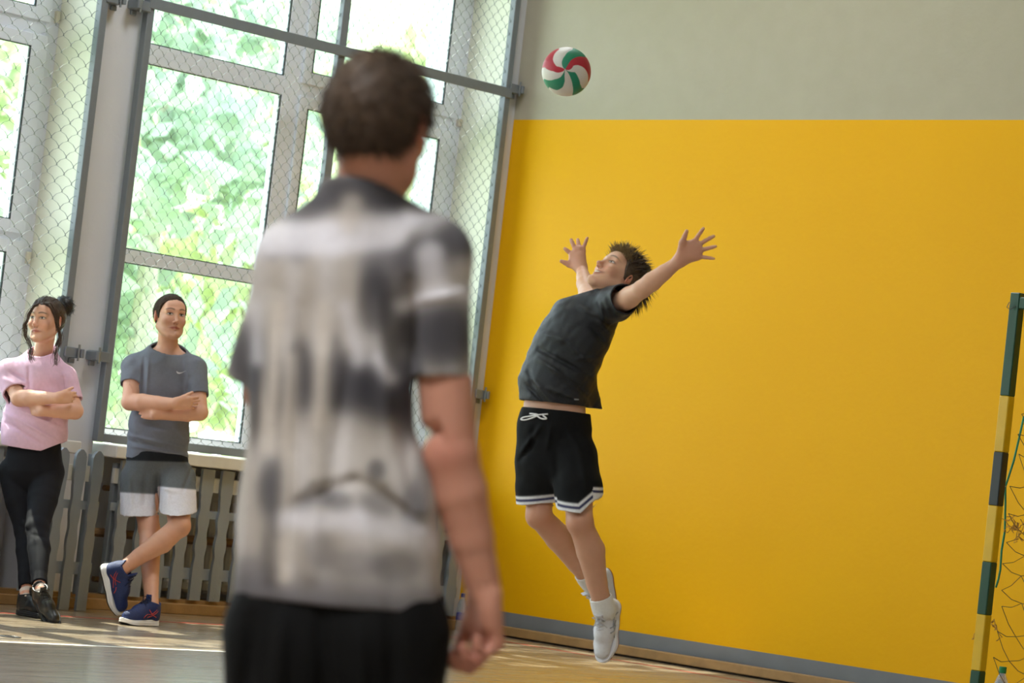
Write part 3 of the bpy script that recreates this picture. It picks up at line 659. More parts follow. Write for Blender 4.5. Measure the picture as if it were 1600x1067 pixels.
def bvh_of(objs):
    from mathutils.bvhtree import BVHTree
    V = []; Fc = []
    for o in objs:
        b = len(V); off = Vector(origin(o)); V += [v.co+off for v in o.data.vertices]; Fc += [[i+b for i in p.vertices] for p in o.data.polygons]
    return BVHTree.FromPolygons(V, Fc)
def on(bv, x, y, lift=.002, d=12.0):
    o = Vector(CAM); r = Vector(at(x, y, 1.0)-CAM).normalized(); h = bv.ray_cast(o, r, 60)
    return np.array(h[0])+np.array(-r)*lift if h[0] is not None else at(x, y, d)
def ribbon(name, bv, pairs, mt, parent, lift=.002, d=12.0, th=.0012):
    "a printed or stitched mark lying on the cloth: pairs of (x1,y1,x2,y2) across it"
    mb = MB(); V = []
    for (x1, y1, x2, y2) in pairs: V += [on(bv, x1, y1, lift, d), on(bv, x2, y2, lift, d)]
    b_ = nrm(CAM-V[0])*th; m_ = len(V); V2 = V+[v-b_ for v in V]; n = len(pairs); Fc = []
    for i in range(n-1):
        a = 2*i; Fc += [(a, a+2, a+3, a+1), (m_+a, m_+a+1, m_+a+3, m_+a+2), (a, m_+a, m_+a+2, a+2), (a+1, a+3, m_+a+3, m_+a+1)]
    return mesh_obj(name, V2, Fc, mt, parent, False)
def cord(name, bv, pts, r, mt, parent, lift=.003, d=12.0, sub=6):
    P = []
    for i in range(len(pts)-1):
        p0, p1, p2, p3 = (np.array(pts[max(0, min(len(pts)-1, j))], float) for j in (i-1, i, i+1, i+2))
        for t in np.arange(sub)/sub: P.append(.5*((2*p1)+(p2-p0)*t+(2*p0-5*p1+4*p2-p3)*t*t+(3*p1-p0-3*p2+p3)*t**3))
    P.append(np.array(pts[-1], float)); return MB().tube([on(bv, x, y, lift, d) for x, y in P], r, 6).obj(name, mt, parent, True)

# ---------------------------------------------------------------- shoes
def shoe_geo():
    U = [Prim((0, .046, .045), (0, .052, .085), .041, .041, k=.02), Prim((0, .055, .046), (0, .15, .045), .038, .042, n=(0, 0, 1), s=.95, k=.02),
         Prim((0, .15, .044), (0, .232, .036), .043, .036, n=(0, 0, 1), s=.80, k=.02), Prim((0, .085, .080), (0, .165, .058), .030, .030, k=.02),
         Prim((0, .048, .075), (0, .056, .120), .042, .043, k=.015), Prim((0, .085, .09), (0, .075, .14), .020, .019, n=(0, .9, .4), s=.5, k=.01)]
    cut = [((0, .045, .098), nrm((0, -.25, 1))), ((0, .0, .016), (0, 0, -1))]
    lo, hi = bounds(U); h = .0028; shp = grid_for(lo, hi, h); F = field(U, lo, shp, h)
    ax = [lo[i]+h*np.arange(shp[i]) for i in range(3)]; X, Y, Z = ax[0][:, None, None], ax[1][None, :, None], ax[2][None, None, :]
    F = np.maximum(F, -Prim((0, .056, .080), (0, .054, .17), .032, .040).d(X, Y, Z)); F = np.maximum(F, .016-Z)
    tongue = (np.abs(X) < .019) & (Y > .072)
    F = np.maximum(F, np.where(tongue, Z-.140, (Z-.100)-.22*(Y-.05)+.9*np.maximum(0, .03-Y)*-1))
    up = nets(F, lo, h)
    S = [Prim((0, .044, 0), (0, .12, 0), .040, .037, k=.03), Prim((.0, .12, 0), (0, .20, 0), .037, .048, k=.03), Prim((0, .20, 0), (0, .248, 0), .048, .036, k=.03)]
    lo = np.array([-.07, -.01, -.006]); hi = np.array([.07, .31, .06]); shp = grid_for(lo, hi, h); ax = [lo[i]+h*np.arange(shp[i]) for i in range(3)]
    X, Y = ax[0][:, None, None], ax[1][None, :, None]; Z = ax[2][None, None, :]; G = np.full((shp[0], shp[1], 1), .2)
    for q in S: G = combine(G, q.d(X, Y, 0*X), q)
    zc = Z-.014*np.clip((Y-.19)/.10, 0, 1)**2; top = .030-.010*np.clip((Y-.05)/.2, 0, 1); g = .0025*np.cos(Z*700)
    so = nets(np.maximum(G+.15*np.maximum(zc-.012, 0)+g*.5, np.maximum(zc-top, -zc)), lo, h)
    return up, so
SHOE = shoe_geo()
def shoe(parent, heel, t, u, M_up, M_sole, M_lace, L=1.0, label=None, marks=None, mirror=1, M_out=None, chunk=1.0):
    "heel: point under the back of the heel; t: towards the toe, u: up out of the sole"
    t = nrm(t); u = nrm(np.asarray(u)-t*(np.asarray(u)@t)); s = np.cross(t, u)*mirror; M = np.array([s, t, u*chunk])*L; heel = np.asarray(heel, float)
    f = lambda V: np.asarray(V)@M+heel
    fl = (lambda F: F[:, ::-1]) if mirror < 0 else (lambda F: F)
    o = mesh_obj('shoe', f(SHOE[0][0]), fl(SHOE[0][1]), M_up, parent)
    if label: o['label'] = label
    mesh_obj('sole', f(SHOE[1][0]), fl(SHOE[1][1]), M_sole, o)
    top = lambda y: np.interp(y, [.075, .09, .12, .15, .18, .20], [.128, .113, .102, .091, .079, .073])
    b_ = MB(); pts = []
    for i in range(6):
        y = .096+.0165*i; x = .021-.0012*i; pts.append((x if i % 2 else -x, y))
        b_.tube([f([(-x, y, top(y)-.004)])[0], f([(-x*.5, y+.002, top(y)+.0035)])[0], f([(x*.5, y+.004, top(y)+.0035)])[0], f([(x, y+.005, top(y)-.004)])[0]], .0026*L, 5)
        if i < 5: b_.tube([f([(-x, y, top(y)-.002)])[0], f([(0, y+.009, top(y+.009)+.004)])[0], f([(x, y+.0165, top(y+.0165)-.002)])[0]], .0022*L, 5)
    for sg in (1, -1):
        b_.tube([f([q])[0] for q in ((0, .094, .118), (sg*.016, .100, .130), (sg*.030, .104, .122), (sg*.026, .108, .106), (sg*.006, .100, .116))], .0022*L, 5)
        b_.tube([f([q])[0] for q in ((0, .094, .117), (sg*.012, .114, .117), (sg*.024, .130, .096), (sg*.030, .138, .076))], .0020*L, 5)
    b_.obj('laces', M_lace, o, True)
    if M_out is not None:
        vv = SHOE[1][0].copy(); mesh_obj('outsole', f(vv*np.array([.985, .992, .22])+np.array([0, .001, -.004])+np.array([0, 0, 1.0])*(.012*np.clip((vv[:, 1:2]-.19)/.10, 0, 1)**2)), fl(SHOE[1][1]), M_out, o)
    if marks is not None:
        q = [Prim(p.a, p.b, p.ra, p.rb, p.n, p.s, p.k) for p in [Prim((0, .046, .045), (0, .052, .085), .041, .041), Prim((0, .055, .046), (0, .15, .045), .038, .042, n=(0, 0, 1), s=.95), Prim((0, .15, .044), (0, .232, .036), .043, .036, n=(0, 0, 1), s=.80), Prim((0, .085, .080), (0, .165, .058), .030, .030)]]
        mk = MB()
        for sg in (1, -1):
            for line in marks[1]:
                pts = []
                for (y, z) in line:
                    xs = np.linspace(.07, .0, 60); dd = np.full(60, 1.0)
                    for p in q: p.k = .02; dd = combine(dd, p.d(xs, np.full(60, y), np.full(60, z)), p)
                    j = int(np.argmax(dd < .001))
                    if dd[j] < .001: pts.append(f([(sg*(xs[j]+.0015), y, z)])[0])
                if len(pts) > 1: mk.tube(pts, marks[2]*L, 4)
        mk.obj('side_stripes', marks[0], o, True)
    return o

# ================================================================ materials of the people
M_skin = mat_attr('skin', .48, sss=.12, bump=.10, bscale=420, spec=.4, noise=.03, nscale=30)
M_shirt = mat_attr('jersey_cloth', .88, bump=.25, bscale=420, spec=.2, noise=.05, nscale=60, sheen=.05)
M_tech = mat('black_mesh_jersey', srgb(27, 31, 37), .48, noise=.25, nscale=120, bump=.3, bscale=380, spec=.4)
M_short = mat_attr('shorts_cloth', .85, bump=.2, bscale=500, spec=.15, noise=.08, nscale=90)
M_legg = mat('black_leggings_cloth', srgb(22, 22, 28), .8, noise=.06, nscale=30, bump=.1, bscale=300, spec=.2)
M_hairb = mat('dark_brown_hair', srgb(62, 48, 38), .75, noise=.3, nscale=60, spec=.2)
M_hairf = mat('mid_brown_hair', srgb(80, 62, 46), .6, noise=.3, nscale=40, spec=.5)
M_hairw = mat('brown_wavy_hair', srgb(70, 50, 38), .42, noise=.3, nscale=50, spec=.5)
M_bun = mat('near_black_bun_hair', srgb(34, 28, 26), .42, noise=.3, nscale=60, spec=.5)
M_hairp = mat('brown_blond_hair', srgb(72, 56, 40), .42, noise=.35, nscale=50, spec=.55)
M_hairp2 = mat('sun_bleached_hair', srgb(142, 118, 78), .42, noise=.3, nscale=50, spec=.55)
M_sock = mat('white_ribbed_sock', srgb(232, 230, 226), .9, noise=.04, nscale=120, bump=.4, bscale=260)
M_sockg = mat('grey_sock', srgb(96, 100, 100), .9, noise=.05, nscale=120)
M_sockc = mat('cream_sock', srgb(214, 196, 186), .9, noise=.05, nscale=120)
M_swhite = mat('white_shoe_mesh', srgb(222, 222, 226), .6, noise=.06, nscale=90, bump=.2, bscale=400); M_smid = mat('white_foam_sole', srgb(232, 232, 236), .5, noise=.03)
M_gum = mat('brown_gum_outsole', srgb(150, 78, 52), .6); M_navy = mat('navy_shoe_mesh', srgb(26, 44, 96), .6, noise=.2, nscale=140, bump=.3, bscale=400)
M_coral = mat('coral_stripe', srgb(196, 66, 60), .5); M_sgrey = mat('silver_stripe', srgb(150, 154, 160), .4); M_navlace = mat('dark_navy_lace', srgb(18, 26, 60), .7)
M_blk = mat('black_shoe_leather', srgb(30, 32, 34), .35, noise=.2, nscale=30, bump=.2, bscale=60); M_blkout = mat('black_outsole', srgb(24, 24, 26), .5); M_white = mat('white_cord', srgb(236, 236, 236), .7); M_lacew = mat('white_lace', srgb(206, 204, 204), .7, noise=.08)
def fit_axes(t, x): return nrm(np.asarray(x)-t*(np.asarray(x)@t))
def mid(a, b, t=.5): return np.asarray(a)*(1-t)+np.asarray(b)*t

# ================================================================ 1. the young man in front, seen from behind
def front_man():
    d0 = 5.3; P = lambda x, y, dd=0: at(x, y, d0+dd)
    base = P(545, 900); foot = np.array([base[0], base[1], 0])
    root = empty('person', foot, 'person in front seen from behind, in a grey and beige tie-dye T-shirt and black shorts', 'person')
    nf = nrm(BH*.96+RH*.25)
    H = head_frame(P(592, 199, .0), dirv(.30, -.02, .95), dirv(.07, 1, .02), 1.04)
    shR, elR, wrR = P(680, 400, 0), P(704, 712, -.02), P(756, 922, .0)
    shL, elL, wrL = P(458, 404, .03), P(412, 610, .15), P(470, 730, .34)
    A = []
    A += [Prim(P(505, 400), P(635, 405), .085, n=nf, s=.8, k=.05), Prim(P(520, 470), P(518, 610), .125, .115, n=nf, s=.68, k=.05), Prim(P(518, 610), P(528, 800), .115, .130, n=nf, s=.70, k=.05), Prim(P(530, 820), P(530, 930), .14, .15, n=nf, s=.72, k=.05)]
    A += [Prim(P(570, 325, .0), H(0, -.03, -.04), .061, .057, k=.02), Prim(P(535, 352), shL, .045, .05, k=.03), Prim(P(600, 352), shR, .045, .05, k=.03), Prim(P(545, 345), P(590, 345), .05, k=.03)]
    for i in (0, 1, 2, 3, 5, 6): A[i].cov = True
    arm(A, shL, elL, wrL, 1.0); arm(A, shR, elR, wrR, 1.03, (.052, .050, .047, .030))
    hand(A, wrR, dirv(.06, -1, .15), dirv(-.55, .0, .83), dirv(-.83, .0, -.55), 1.14, (.80, .95, .6), .02, (.35, .35), r=.0098)
    hand(A, wrL, dirv(.5, -.5, .5), dirv(.3, .8, .0), dirv(.6, .2, -.6), 1.0, (.5, .6, .4), .05)
    hips = [(P(455, 960, .02), P(447, 1290, .0), P(430, 1580, .05)), (P(605, 965, -.02), P(580, 1300, -.03), P(560, 1590, .0))]
    for a, b_, c in hips: leg(A, a, b_, c, 1.0, back=-nf); A.append(Prim(c, c-ZH*.03, .034, .03, k=.02))
    A += head(H)
    # hair
    line = [(-.14, -.066), (-.06, -.062), (-.034, -.045), (-.024, .026), (.004, .032), (.010, -.010), (.024, -.008), (.034, .018), (.050, .05), (.06, .066), (.12, .074)]
    hv, hf = hair_cap(H, line, .013, .0036, .0030)
    o = mesh_obj('hair', hv, hf, M_hairf, root)
    q = H.loc(hv); ok = np.where((q[:, 2] > -.05))[0]; pick = RNG.choice(ok, 3600); n_ = hv[pick]-H(0, -.02, .02); n_ /= np.linalg.norm(n_, axis=1)[:, None]
    down = np.array([H(0, 0, -1)-H.c]); sw = H.X*.5
    T = n_*.22+down*np.clip(.9-q[pick, 2:3]*5, .25, 1)*.8+sw*q[pick, 0:1]*6+H.X*.2+RNG.normal(0, .10, (len(pick), 3))
    strands('hair_strands', hv[pick]-n_*.002, T, -n_*.006, RNG.uniform(.014, .028, len(pick)), .0016, M_hairf, o)
    # T-shirt
    neck = nrm(H.c-P(568, 330))
    G = [Prim(P(505, 408), P(632, 412), .088, n=nf, s=.86, k=.04), Prim(P(526, 450), P(517, 610), .143, .138, n=nf, s=.68, k=.04), Prim(P(517, 610), P(527, 800), .138, .172, n=nf, s=.66, k=.04), Prim(P(526, 800), P(525, 985), .176, .196, n=nf, s=.66, k=.04),
         Prim(P(567, 330), P(577, 262), .084, .078, k=.04), Prim(P(538, 352), shL, .056, .056, k=.04), Prim(P(602, 352), shR, .056, .058, k=.04)]
    eR = P(687, 592, -.02); eL = P(388, 588, .10)
    HEM = (P(527, 943), nrm(-ZH*1.0+RH*.025)); WST = (P(528, 895), ZH)
    G += [Prim(shR, P(689, 640, -.02), .062, .056, k=.03, cut=[(eR, nrm(eR-shR))]), Prim(shL, P(382, 640, .12), .056, .050, k=.03, cut=[(eL, nrm(eL-shL+RH*.04))])]
    folds = [(430, 470, 420, 900, 11, .008), (470, 480, 455, 880, 9, -.007), (500, 560, 490, 900, 12, .007), (545, 560, 520, 760, 11, -.007), (590, 470, 610, 700, 12, .006), (620, 640, 650, 780, 13, -.008), (460, 790, 560, 750, 10, -.006), (560, 750, 660, 820, 10, -.006), (640, 440, 650, 600, 9, -.008), (400, 600, 380, 900, 10, .006), (655, 470, 735, 455, 8, .004), (560, 800, 600, 930, 14, .006)]
    V, Fc = cloth_mesh(G, .011, .0052, cuts=[HEM, (P(573, 304), nrm(nrm(H.c-P(568, 330))*.95+nf*.30))], folds=folds, wr=(4, 22, .0035, (1, 1, .35)), post=[])
    x, y = px_of(V); C = np.tile(lin((204, 197, 190)), (len(V), 1))
    st = .5+.5*np.sin(x/11+2.2*np.sin(y/90)+1.5*np.sin(x/37)); C = blend(C, .30*st, lin((218, 214, 216))); C = blend(C, .30*(1-st), lin((166, 154, 138)))
    def seg_d(x1, y1, x2, y2): ex, ey = x2-x1, y2-y1; u = np.clip(((x-x1)*ex+(y-y1)*ey)/(ex*ex+ey*ey), 0, 1); return np.hypot(x-x1-u*ex, y-y1-u*ey)
    Dk, Md, Lt, Cr = lin((60, 59, 66)), lin((100, 97, 102)), lin((238, 235, 240)), lin((222, 212, 200))
    for cx, cy, rx, ry, col, al in [(565, 300, 105, 32, Dk, .95), (470, 325, 45, 24, Dk, .8), (640, 330, 55, 24, Dk, .85), (720, 370, 45, 34, Dk, .9), (660, 400, 45, 40, Dk, .85), (600, 420, 40, 55, Md, .8), (585, 470, 26, 55, Dk, .8), (615, 510, 22, 55, Dk, .7), (465, 378, 22, 30, Dk, .75), (425, 390, 22, 16, Md, .6),
        (690, 520, 62, 60, Dk, .95), (385, 560, 34, 60, Dk, .9), (398, 620, 10, 80, Dk, .8), (432, 600, 18, 52, Dk, .75), (472, 590, 23, 60, Dk, .9), (505, 600, 30, 40, Dk, .6), (540, 600, 48, 48, Dk, .9), (600, 610, 50, 55, Dk, .95), (640, 620, 26, 70, Dk, .9), (525, 560, 12, 40, Md, .6), (640, 470, 18, 60, Md, .5),
        (428, 765, 26, 52, Dk, .85), (500, 775, 26, 16, Md, .7), (590, 790, 30, 26, Md, .6), (555, 880, 50, 22, Md, .45), (620, 885, 40, 26, Md, .55), (588, 735, 15, 18, Dk, .7), (530, 785, 22, 18, Dk, .55), (470, 790, 18, 16, Md, .6), (645, 795, 20, 40, Md, .75), (660, 760, 14, 60, Md, .5), (425, 870, 18, 60, Dk, .6), (390, 900, 30, 34, Md, .6), (500, 860, 28, 28, Md, .4)]:
        C = blend(C, al*soft(np.hypot((x-cx)/rx, (y-cy)/ry)-1, .16), col)
    C = blend(C, .9*soft(892+(x-360)*.08-y, 12), Md); C = blend(C, .35*soft(930+(x-360)*.08-y, 9), Dk)
    for x1, y1, x2, y2, w_, col, al in [(395, 375, 520, 372, 26, Lt, .85), (520, 372, 610, 362, 24, Lt, .85), (610, 362, 640, 342, 12, Lt, .9), (640, 342, 690, 332, 9, Lt, .9), (545, 350, 550, 320, 16, Cr, .5), (672, 400, 680, 450, 20, Lt, .7), (630, 478, 690, 458, 9, Lt, .85), (690, 458, 740, 460, 9, Lt, .85), (436, 480, 420, 700, 9, Cr, .85), (455, 560, 445, 900, 8, Cr, .7), (505, 480, 500, 660, 10, Cr, .8), (540, 480, 560, 560, 10, Lt, .6), (590, 560, 610, 590, 8, Lt, .8), (450, 812, 560, 815, 14, Lt, .85), (560, 815, 690, 850, 17, Lt, .8), (445, 900, 440, 850, 5, Cr, .7), (398, 480, 402, 560, 8, Lt, .6)]:
        C = blend(C, al*soft(seg_d(x1, y1, x2, y2)-w_, 4.5), col)
    for x1, y1, x2, y2 in [(462, 780, 490, 755), (490, 755, 550, 744), (550, 744, 600, 760), (600, 760, 632, 795)]: C = blend(C, .6*soft(seg_d(x1, y1, x2, y2)-4, 2.5), lin((104, 92, 76)))
    mesh_obj('t_shirt', V, Fc, M_shirt, root, cols=C)
    # shorts
    K = [Prim(P(528, 905), P(530, 985), .165, .188, n=nf, s=.66, k=.05)]
    kn = [P(450, 1250), P(590, 1255)]
    K += [Prim(P(448, 985, .01), P(440, 1290), .108, .112, n=nf, s=.9, k=.05, cut=[(kn[0], -ZH)]), Prim(P(604, 985, -.01), P(592, 1290, -.02), .108, .112, n=nf, s=.9, k=.05, cut=[(kn[1], -ZH)])]
    V, Fc = cloth_mesh(K, .012, .006, cuts=[WST], folds=[(440, 960, 430, 1100, 14, .012), (500, 960, 510, 1150, 12, -.012), (560, 980, 565, 1150, 14, .010), (610, 960, 615, 1120, 12, -.008), (395, 960, 380, 1100, 10, -.01)], wr=(8, 20, .004, (1, 1, .3)))
    mesh_obj('shorts', V, Fc, M_short, root, cols=np.tile(lin((17, 17, 17)), (len(V), 1)))
    for i, (a, b_, c) in enumerate(hips):
        h_ = np.array([c[0], c[1], 0])-nf*.06; shoe(root, h_, nf, ZH, M_swhite, M_smid, M_lacew, mirror=1-2*i)
        s_ = Prim(c+ZH*.10, c+ZH*.01, .046, .040); sv, sf = cloth_mesh([s_], .008, .004, cuts=[(c+ZH*.09, ZH)], wr=(1, 30, .0005, (1, 1, 1))); mesh_obj('sock', sv, sf, M_sock, root)
    V, Fc = skin_mesh(A, .0062, fine=[(H.c-.16, H.c+.16, .004), (wrR-.13-ZH*.09, wrR+.13-ZH*.06, .0036)], clothes=[(G, [HEM], .014), (K, [WST], .015)])
    C = np.tile(lin((204, 146, 122)), (len(V), 1)); C = face_paint(V, C, H)
    C = blend(C, .4*soft(np.linalg.norm(V-(elR-nf*.045), axis=1)-.035, .012), lin((176, 96, 78))); C = blend(C, .45*soft(V[:, 2]-(wrR[2]-.08), .02)*soft(np.linalg.norm(V-wrR, axis=1)-.19, .01), lin((158, 88, 76)))
    mesh_obj('body', V, Fc, M_skin, root, cols=C)
    return root
front_man()

# ================================================================ 2. the jumping server
def server():
    d0 = 12.6; P = lambda x, y, dd=0: at(x, y, d0+dd)
    root = empty('person', P(868, 660), 'person leaping to serve in a black T-shirt and black shorts, back arched, arms flung wide', 'person')
    H = Frame(P(969.5, 428, -.03), dirv(.2856, -.3066, -.903), dirv(-.62, .66, -.42), dirv(.73, .68, 0), .98)
    H = head_frame(P(964, 434, -.03), dirv(-.54, .76, -.38), dirv(.70, .58, .42), .99)
    nl = dirv(-.62, .10, -.78); nu = dirv(-.58, .52, -.62)
    shL, elL, wrL = P(966, 476, -.16), P(1003, 452, -.38), P(1060, 409, -.50)
    shR, elR, wrR = P(922, 468, .16), P(916, 452, .42), P(909, 421, .62)
    A = [Prim(P(868, 680), P(866, 640), .145, .132, n=nl, s=.74, k=.05), Prim(P(866, 640), P(872, 590), .130, .130, n=nl, s=.74, k=.05), Prim(P(874, 580), P(905, 515), .130, .140, n=nl, s=.74, k=.05), Prim(P(905, 512), P(930, 485), .14, .10, n=nu, s=.74, k=.05),
         Prim(P(938, 478), H(0, -.03, -.05), .058, .050, k=.03), Prim(P(930, 484, -.03), shL, .055, .052, k=.05), Prim(P(925, 480, .05), shR, .055, .052, k=.05)]
    for i in (0, 1, 2, 3, 5, 6): A[i].cov = True
    arm(A, shL, elL, wrL, .92, (.050, .043, .043, .026)); arm(A, shR, elR, wrR, .92, (.048, .040, .041, .026))
    # left hand: palm open to the camera
    dh = -.52; Q = lambda x, y, e=0: P(x, y, dh+e)
    hand_pts(A, wrL, Q(1066, 379, -.015), Q(1073, 361, -.03), [Q(1085, 377), Q(1092, 382), Q(1095, 391), Q(1093, 401)], [Q(1099, 357, -.015), Q(1115, 369, -.02), Q(1118, 385, -.02), Q(1115, 404, -.015)], dirv(.1, 0, -1), 1.0, .0088)
    A.append(Prim(Q(1075, 385), Q(1072, 395), .022, .022, n=dirv(0, 0, 1), s=.62, k=.02)); A.append(Prim(Q(1086, 389), Q(1084, 398), .018, .018, n=dirv(0, 0, 1), s=.62, k=.02))
    dh2 = .66; Q = lambda x, y, e=0: P(x, y, dh2+e)
    hand_pts(A, wrR, Q(889, 413, -.01), Q(877, 408, -.01), [Q(893, 397), Q(899, 390), Q(905, 387.5), Q(911, 389)], [Q(882.5, 388.5, .01), Q(892.5, 375, .02), Q(902.8, 374.5, .03), Q(917.5, 372, .02)], dirv(.1, .1, 1), 1.0, .0092)
    A.append(Prim(Q(898, 405), Q(905, 403), .023, .021, n=dirv(0, 0, 1), s=.65, k=.02))
    hN, kN, aN = P(897, 690, -.08), P(906, 816, -.24), P(944, 953, -.14)
    hF, kF, aF = P(846, 688, .07), P(842, 806, -.03), P(926, 911, .20)
    leg(A, hN, kN, aN, 1.0, (.080, .056, .060, .037), back=dirv(.9, 0, .4)); leg(A, hF, kF, aF, 1.0, (.080, .055, .058, .037), back=dirv(.7, 0, .6))
    tN, uN = dirv(-.17, -.97, -.12), dirv(-.45, .12, -.88); tF, uF = dirv(.12, -.97, .22), dirv(-.86, -.16, -.45)
    A += [Prim(aN, aN-uN*.03, .034, .03, k=.02), Prim(aF, aF-uF*.03, .034, .03, k=.02)]
    A += head(H, smile=1.0)
    # tousled hair
    line = [(-.14, -.050), (-.08, -.048), (-.05, -.03), (-.026, -.02), (-.02, -.012), (.006, -.010), (.012, -.008), (.030, .016), (.045, .050), (.062, .070), (.12, .082)]
    hv, hf = hair_cap(H, line, .008, .003, .002); o = mesh_obj('hair', hv, hf, M_hairp, root)
    q = H.loc(hv); ok = np.where(q[:, 2] > .048)[0]; pick = RNG.choice(ok, 900); n_ = hv[pick]-H(0, -.02, .02); n_ /= np.linalg.norm(n_, axis=1)[:, None]
    qq = q[pick]; cl = RNG.normal(0, .30, (40, 3)); T = n_*.50+(H.Z*.50-H.Y*.62)+cl[(waves(hv[pick], 3, 60, 20)+20).astype(int) % 40]+RNG.normal(0, .13, (len(pick), 3)); B = -n_*.022-H.Y*.012+np.array([0, 0, -.020])+RNG.normal(0, .012, (len(pick), 3))
    strands('hair_tufts', hv[pick]-n_*.003, T, B, RNG.uniform(.030, .066, len(pick)), RNG.uniform(.0012, .0026, len(pick)), M_hairp, o)
    ok = np.where((q[:, 2] > .055) & (q[:, 1] > .02))[0]; pick = RNG.choice(ok, 420); n_ = hv[pick]-H(0, -.02, .02); n_ /= np.linalg.norm(n_, axis=1)[:, None]
    strands('hair_tips', hv[pick]-n_*.003, n_*.35+H.Y*.45+H.X*.2+H.Z*.15+RNG.normal(0, .22, (len(pick), 3)), -n_*.01+H.Z*.012, RNG.uniform(.03, .058, len(pick)), .0022, M_hairp2, o)
    # hair hanging from the back of the head, seen under the arm
    ok = np.where((q[:, 2] > -.02) & (q[:, 1] < -.075))[0]; pick = RNG.choice(ok, 420); n_ = hv[pick]-H(0, -.02, .02); n_ /= np.linalg.norm(n_, axis=1)[:, None]
    strands('hair_back', hv[pick]-n_*.003, n_*.5+RNG.normal(0, .2, (len(pick), 3))+np.array([0, 0, -.9]), np.array([[0, 0, -.012]]), RNG.uniform(.045, .095, len(pick)), .0022, M_hairp, o)
    # T-shirt
    shL2, shR2 = P(962, 474, -.15), P(921, 470, .15)
    eL = P(977, 470, -.25); eR = P(920, 462, .34)
    G = [Prim(P(869, 655), P(867, 600), .156, .156, n=nl, s=.80, k=.05), Prim(P(867, 600), P(885, 552), .156, .153, n=nl, s=.78, k=.05), Prim(P(885, 552), P(907, 512), .153, .153, n=nl, s=.76, k=.05), Prim(P(907, 512), P(932, 486), .148, .106, n=nu, s=.76, k=.05),
         Prim(P(930, 484, -.0), P(942, 452, -.02), .078, .066, k=.04), Prim(P(934, 482, -.04), shL2, .066, .070, k=.05), Prim(P(928, 482, .04), shR2, .066, .066, k=.05), Prim(shL2, P(985, 462, -.31), .070, .066, k=.03, cut=[(eL, nrm(elL-shL))]), Prim(shR2, elR, .062, .060, k=.03, cut=[(eR, nrm(elR-shR))]),
         Prim(P(917, 600, .0), P(931, 640, .02), .035, .030, k=.05)]
    folds = [(838, 560, 905, 600, 4, .008), (842, 545, 925, 590, 4, -.008), (860, 575, 910, 615, 4, .007), (830, 590, 870, 635, 4, .009), (822, 600, 850, 630, 3.5, -.008), (880, 585, 918, 620, 4, -.007), (930, 500, 955, 520, 4, .008), (925, 510, 945, 535, 4, -.008), (900, 560, 935, 560, 4, .006), (935, 470, 945, 500, 3.5, .007), (948, 462, 958, 492, 3.5, -.007), (890, 540, 930, 575, 4, .006), (845, 520, 890, 535, 5, .005), (850, 605, 905, 625, 4, .007), (905, 480, 935, 495, 4, .006), (825, 575, 835, 610, 4, -.007)]
    nk = nrm(H(0, -.03, -.06)-P(938, 478))
    V, Fc = cloth_mesh(G, .008, .0038, cuts=[(P(868, 631), nrm(ZH*-1+RH*.0)), (P(925, 455), dirv(-.24, .97, .06))], folds=folds, wr=(5, 34, .0035, (1, 1, 1)))
    sh = mesh_obj('t_shirt', V, Fc, M_tech, root)
    # shorts with a white and navy band round each leg
    K = [Prim(P(868, 638), P(866, 665), .138, .158, n=nl, s=.82, k=.04), Prim(P(866, 665), P(866, 715), .162, .176, n=nl, s=.84, k=.04)]
    eN, eF = P(905, 793, -.20), P(841, 784, .0); dN = nrm(P(908, 800, -.2)-P(898, 690, -.08)); dF = nrm(P(836, 800, .0)-P(848, 690, .06))
    dN2 = dirv(-.02, -1, .12); dF2 = dirv(.10, -1, .05)
    K += [Prim(P(897, 712, -.09), P(904, 765, -.17), .100, .096, k=.03), Prim(P(904, 765, -.17), P(906, 830, -.25), .096, .094, k=.03, cut=[(eN, dN2), (P(919, 788, -.2), dirv(.62, -.78, 0))]), Prim(P(846, 712, .07), P(842, 765, .02), .100, .092, k=.03), Prim(P(842, 765, .02), P(839, 830, -.03), .092, .090, k=.03, cut=[(eF, dF2)]),
          Prim(P(920, 750, -.10), P(930, 790, -.08), .030, .034, k=.03, cut=[(P(932, 770), dirv(-.1, -1, 0))])]
    V, Fc = cloth_mesh(K, .008, .0036, cuts=[(P(866, 641), nrm(ZH-RH*.0))], folds=[(815, 705, 845, 665, 4, .009), (812, 720, 835, 690, 4, -.007), (870, 705, 872, 765, 6, -.006), (885, 670, 905, 700, 5, .007), (835, 668, 828, 700, 4, -.007), (860, 665, 855, 700, 4, .005), (905, 700, 915, 760, 6, .006)], wr=(6, 26, .003, (1, 1, .6)))
    C = np.tile(lin((22, 23, 24)), (len(V), 1)); x, y = px_of(V)
    # distance above each hem
    hN_ = (V-eN)@(-dN2); hF_ = (V-eF)@(-dF2); side = x-(871+.06*(y-790)); nearm = soft(-side, 1.5); hh = np.where(side > 0, hN_, hF_)
    fl = soft(924-x, 1.5)*soft(-(y-745), 4); hh = np.where(side > 0, np.minimum(hh, (V-P(919, 788, -.2))@(-dirv(.62, -.78, 0))), hh); hh = np.where((x > 926.5) & (side > 0), (V-P(932, 770))@(-dirv(-.1, -1, 0)), hh)
    C = blend(C, soft(hh-.034, .0012), lin((226, 226, 228))); C = blend(C, soft(np.abs(hh-.0175)-.0055, .001), lin((40, 42, 84)))
    so = mesh_obj('shorts', V, Fc, M_short, root, cols=C)
    bv = bvh_of([so]); dr = cord('drawstring', bv, [(856, 647), (842, 648), (830, 650), (818, 652), (814, 655), (820, 656), (832, 653), (840, 648), (828, 646)], .0034, M_white, so, .004, 12.45)
    cord('drawstring_end', bv, [(838, 649), (846, 654), (854, 654), (848, 649)], .0036, M_white, dr, .004, 12.45)
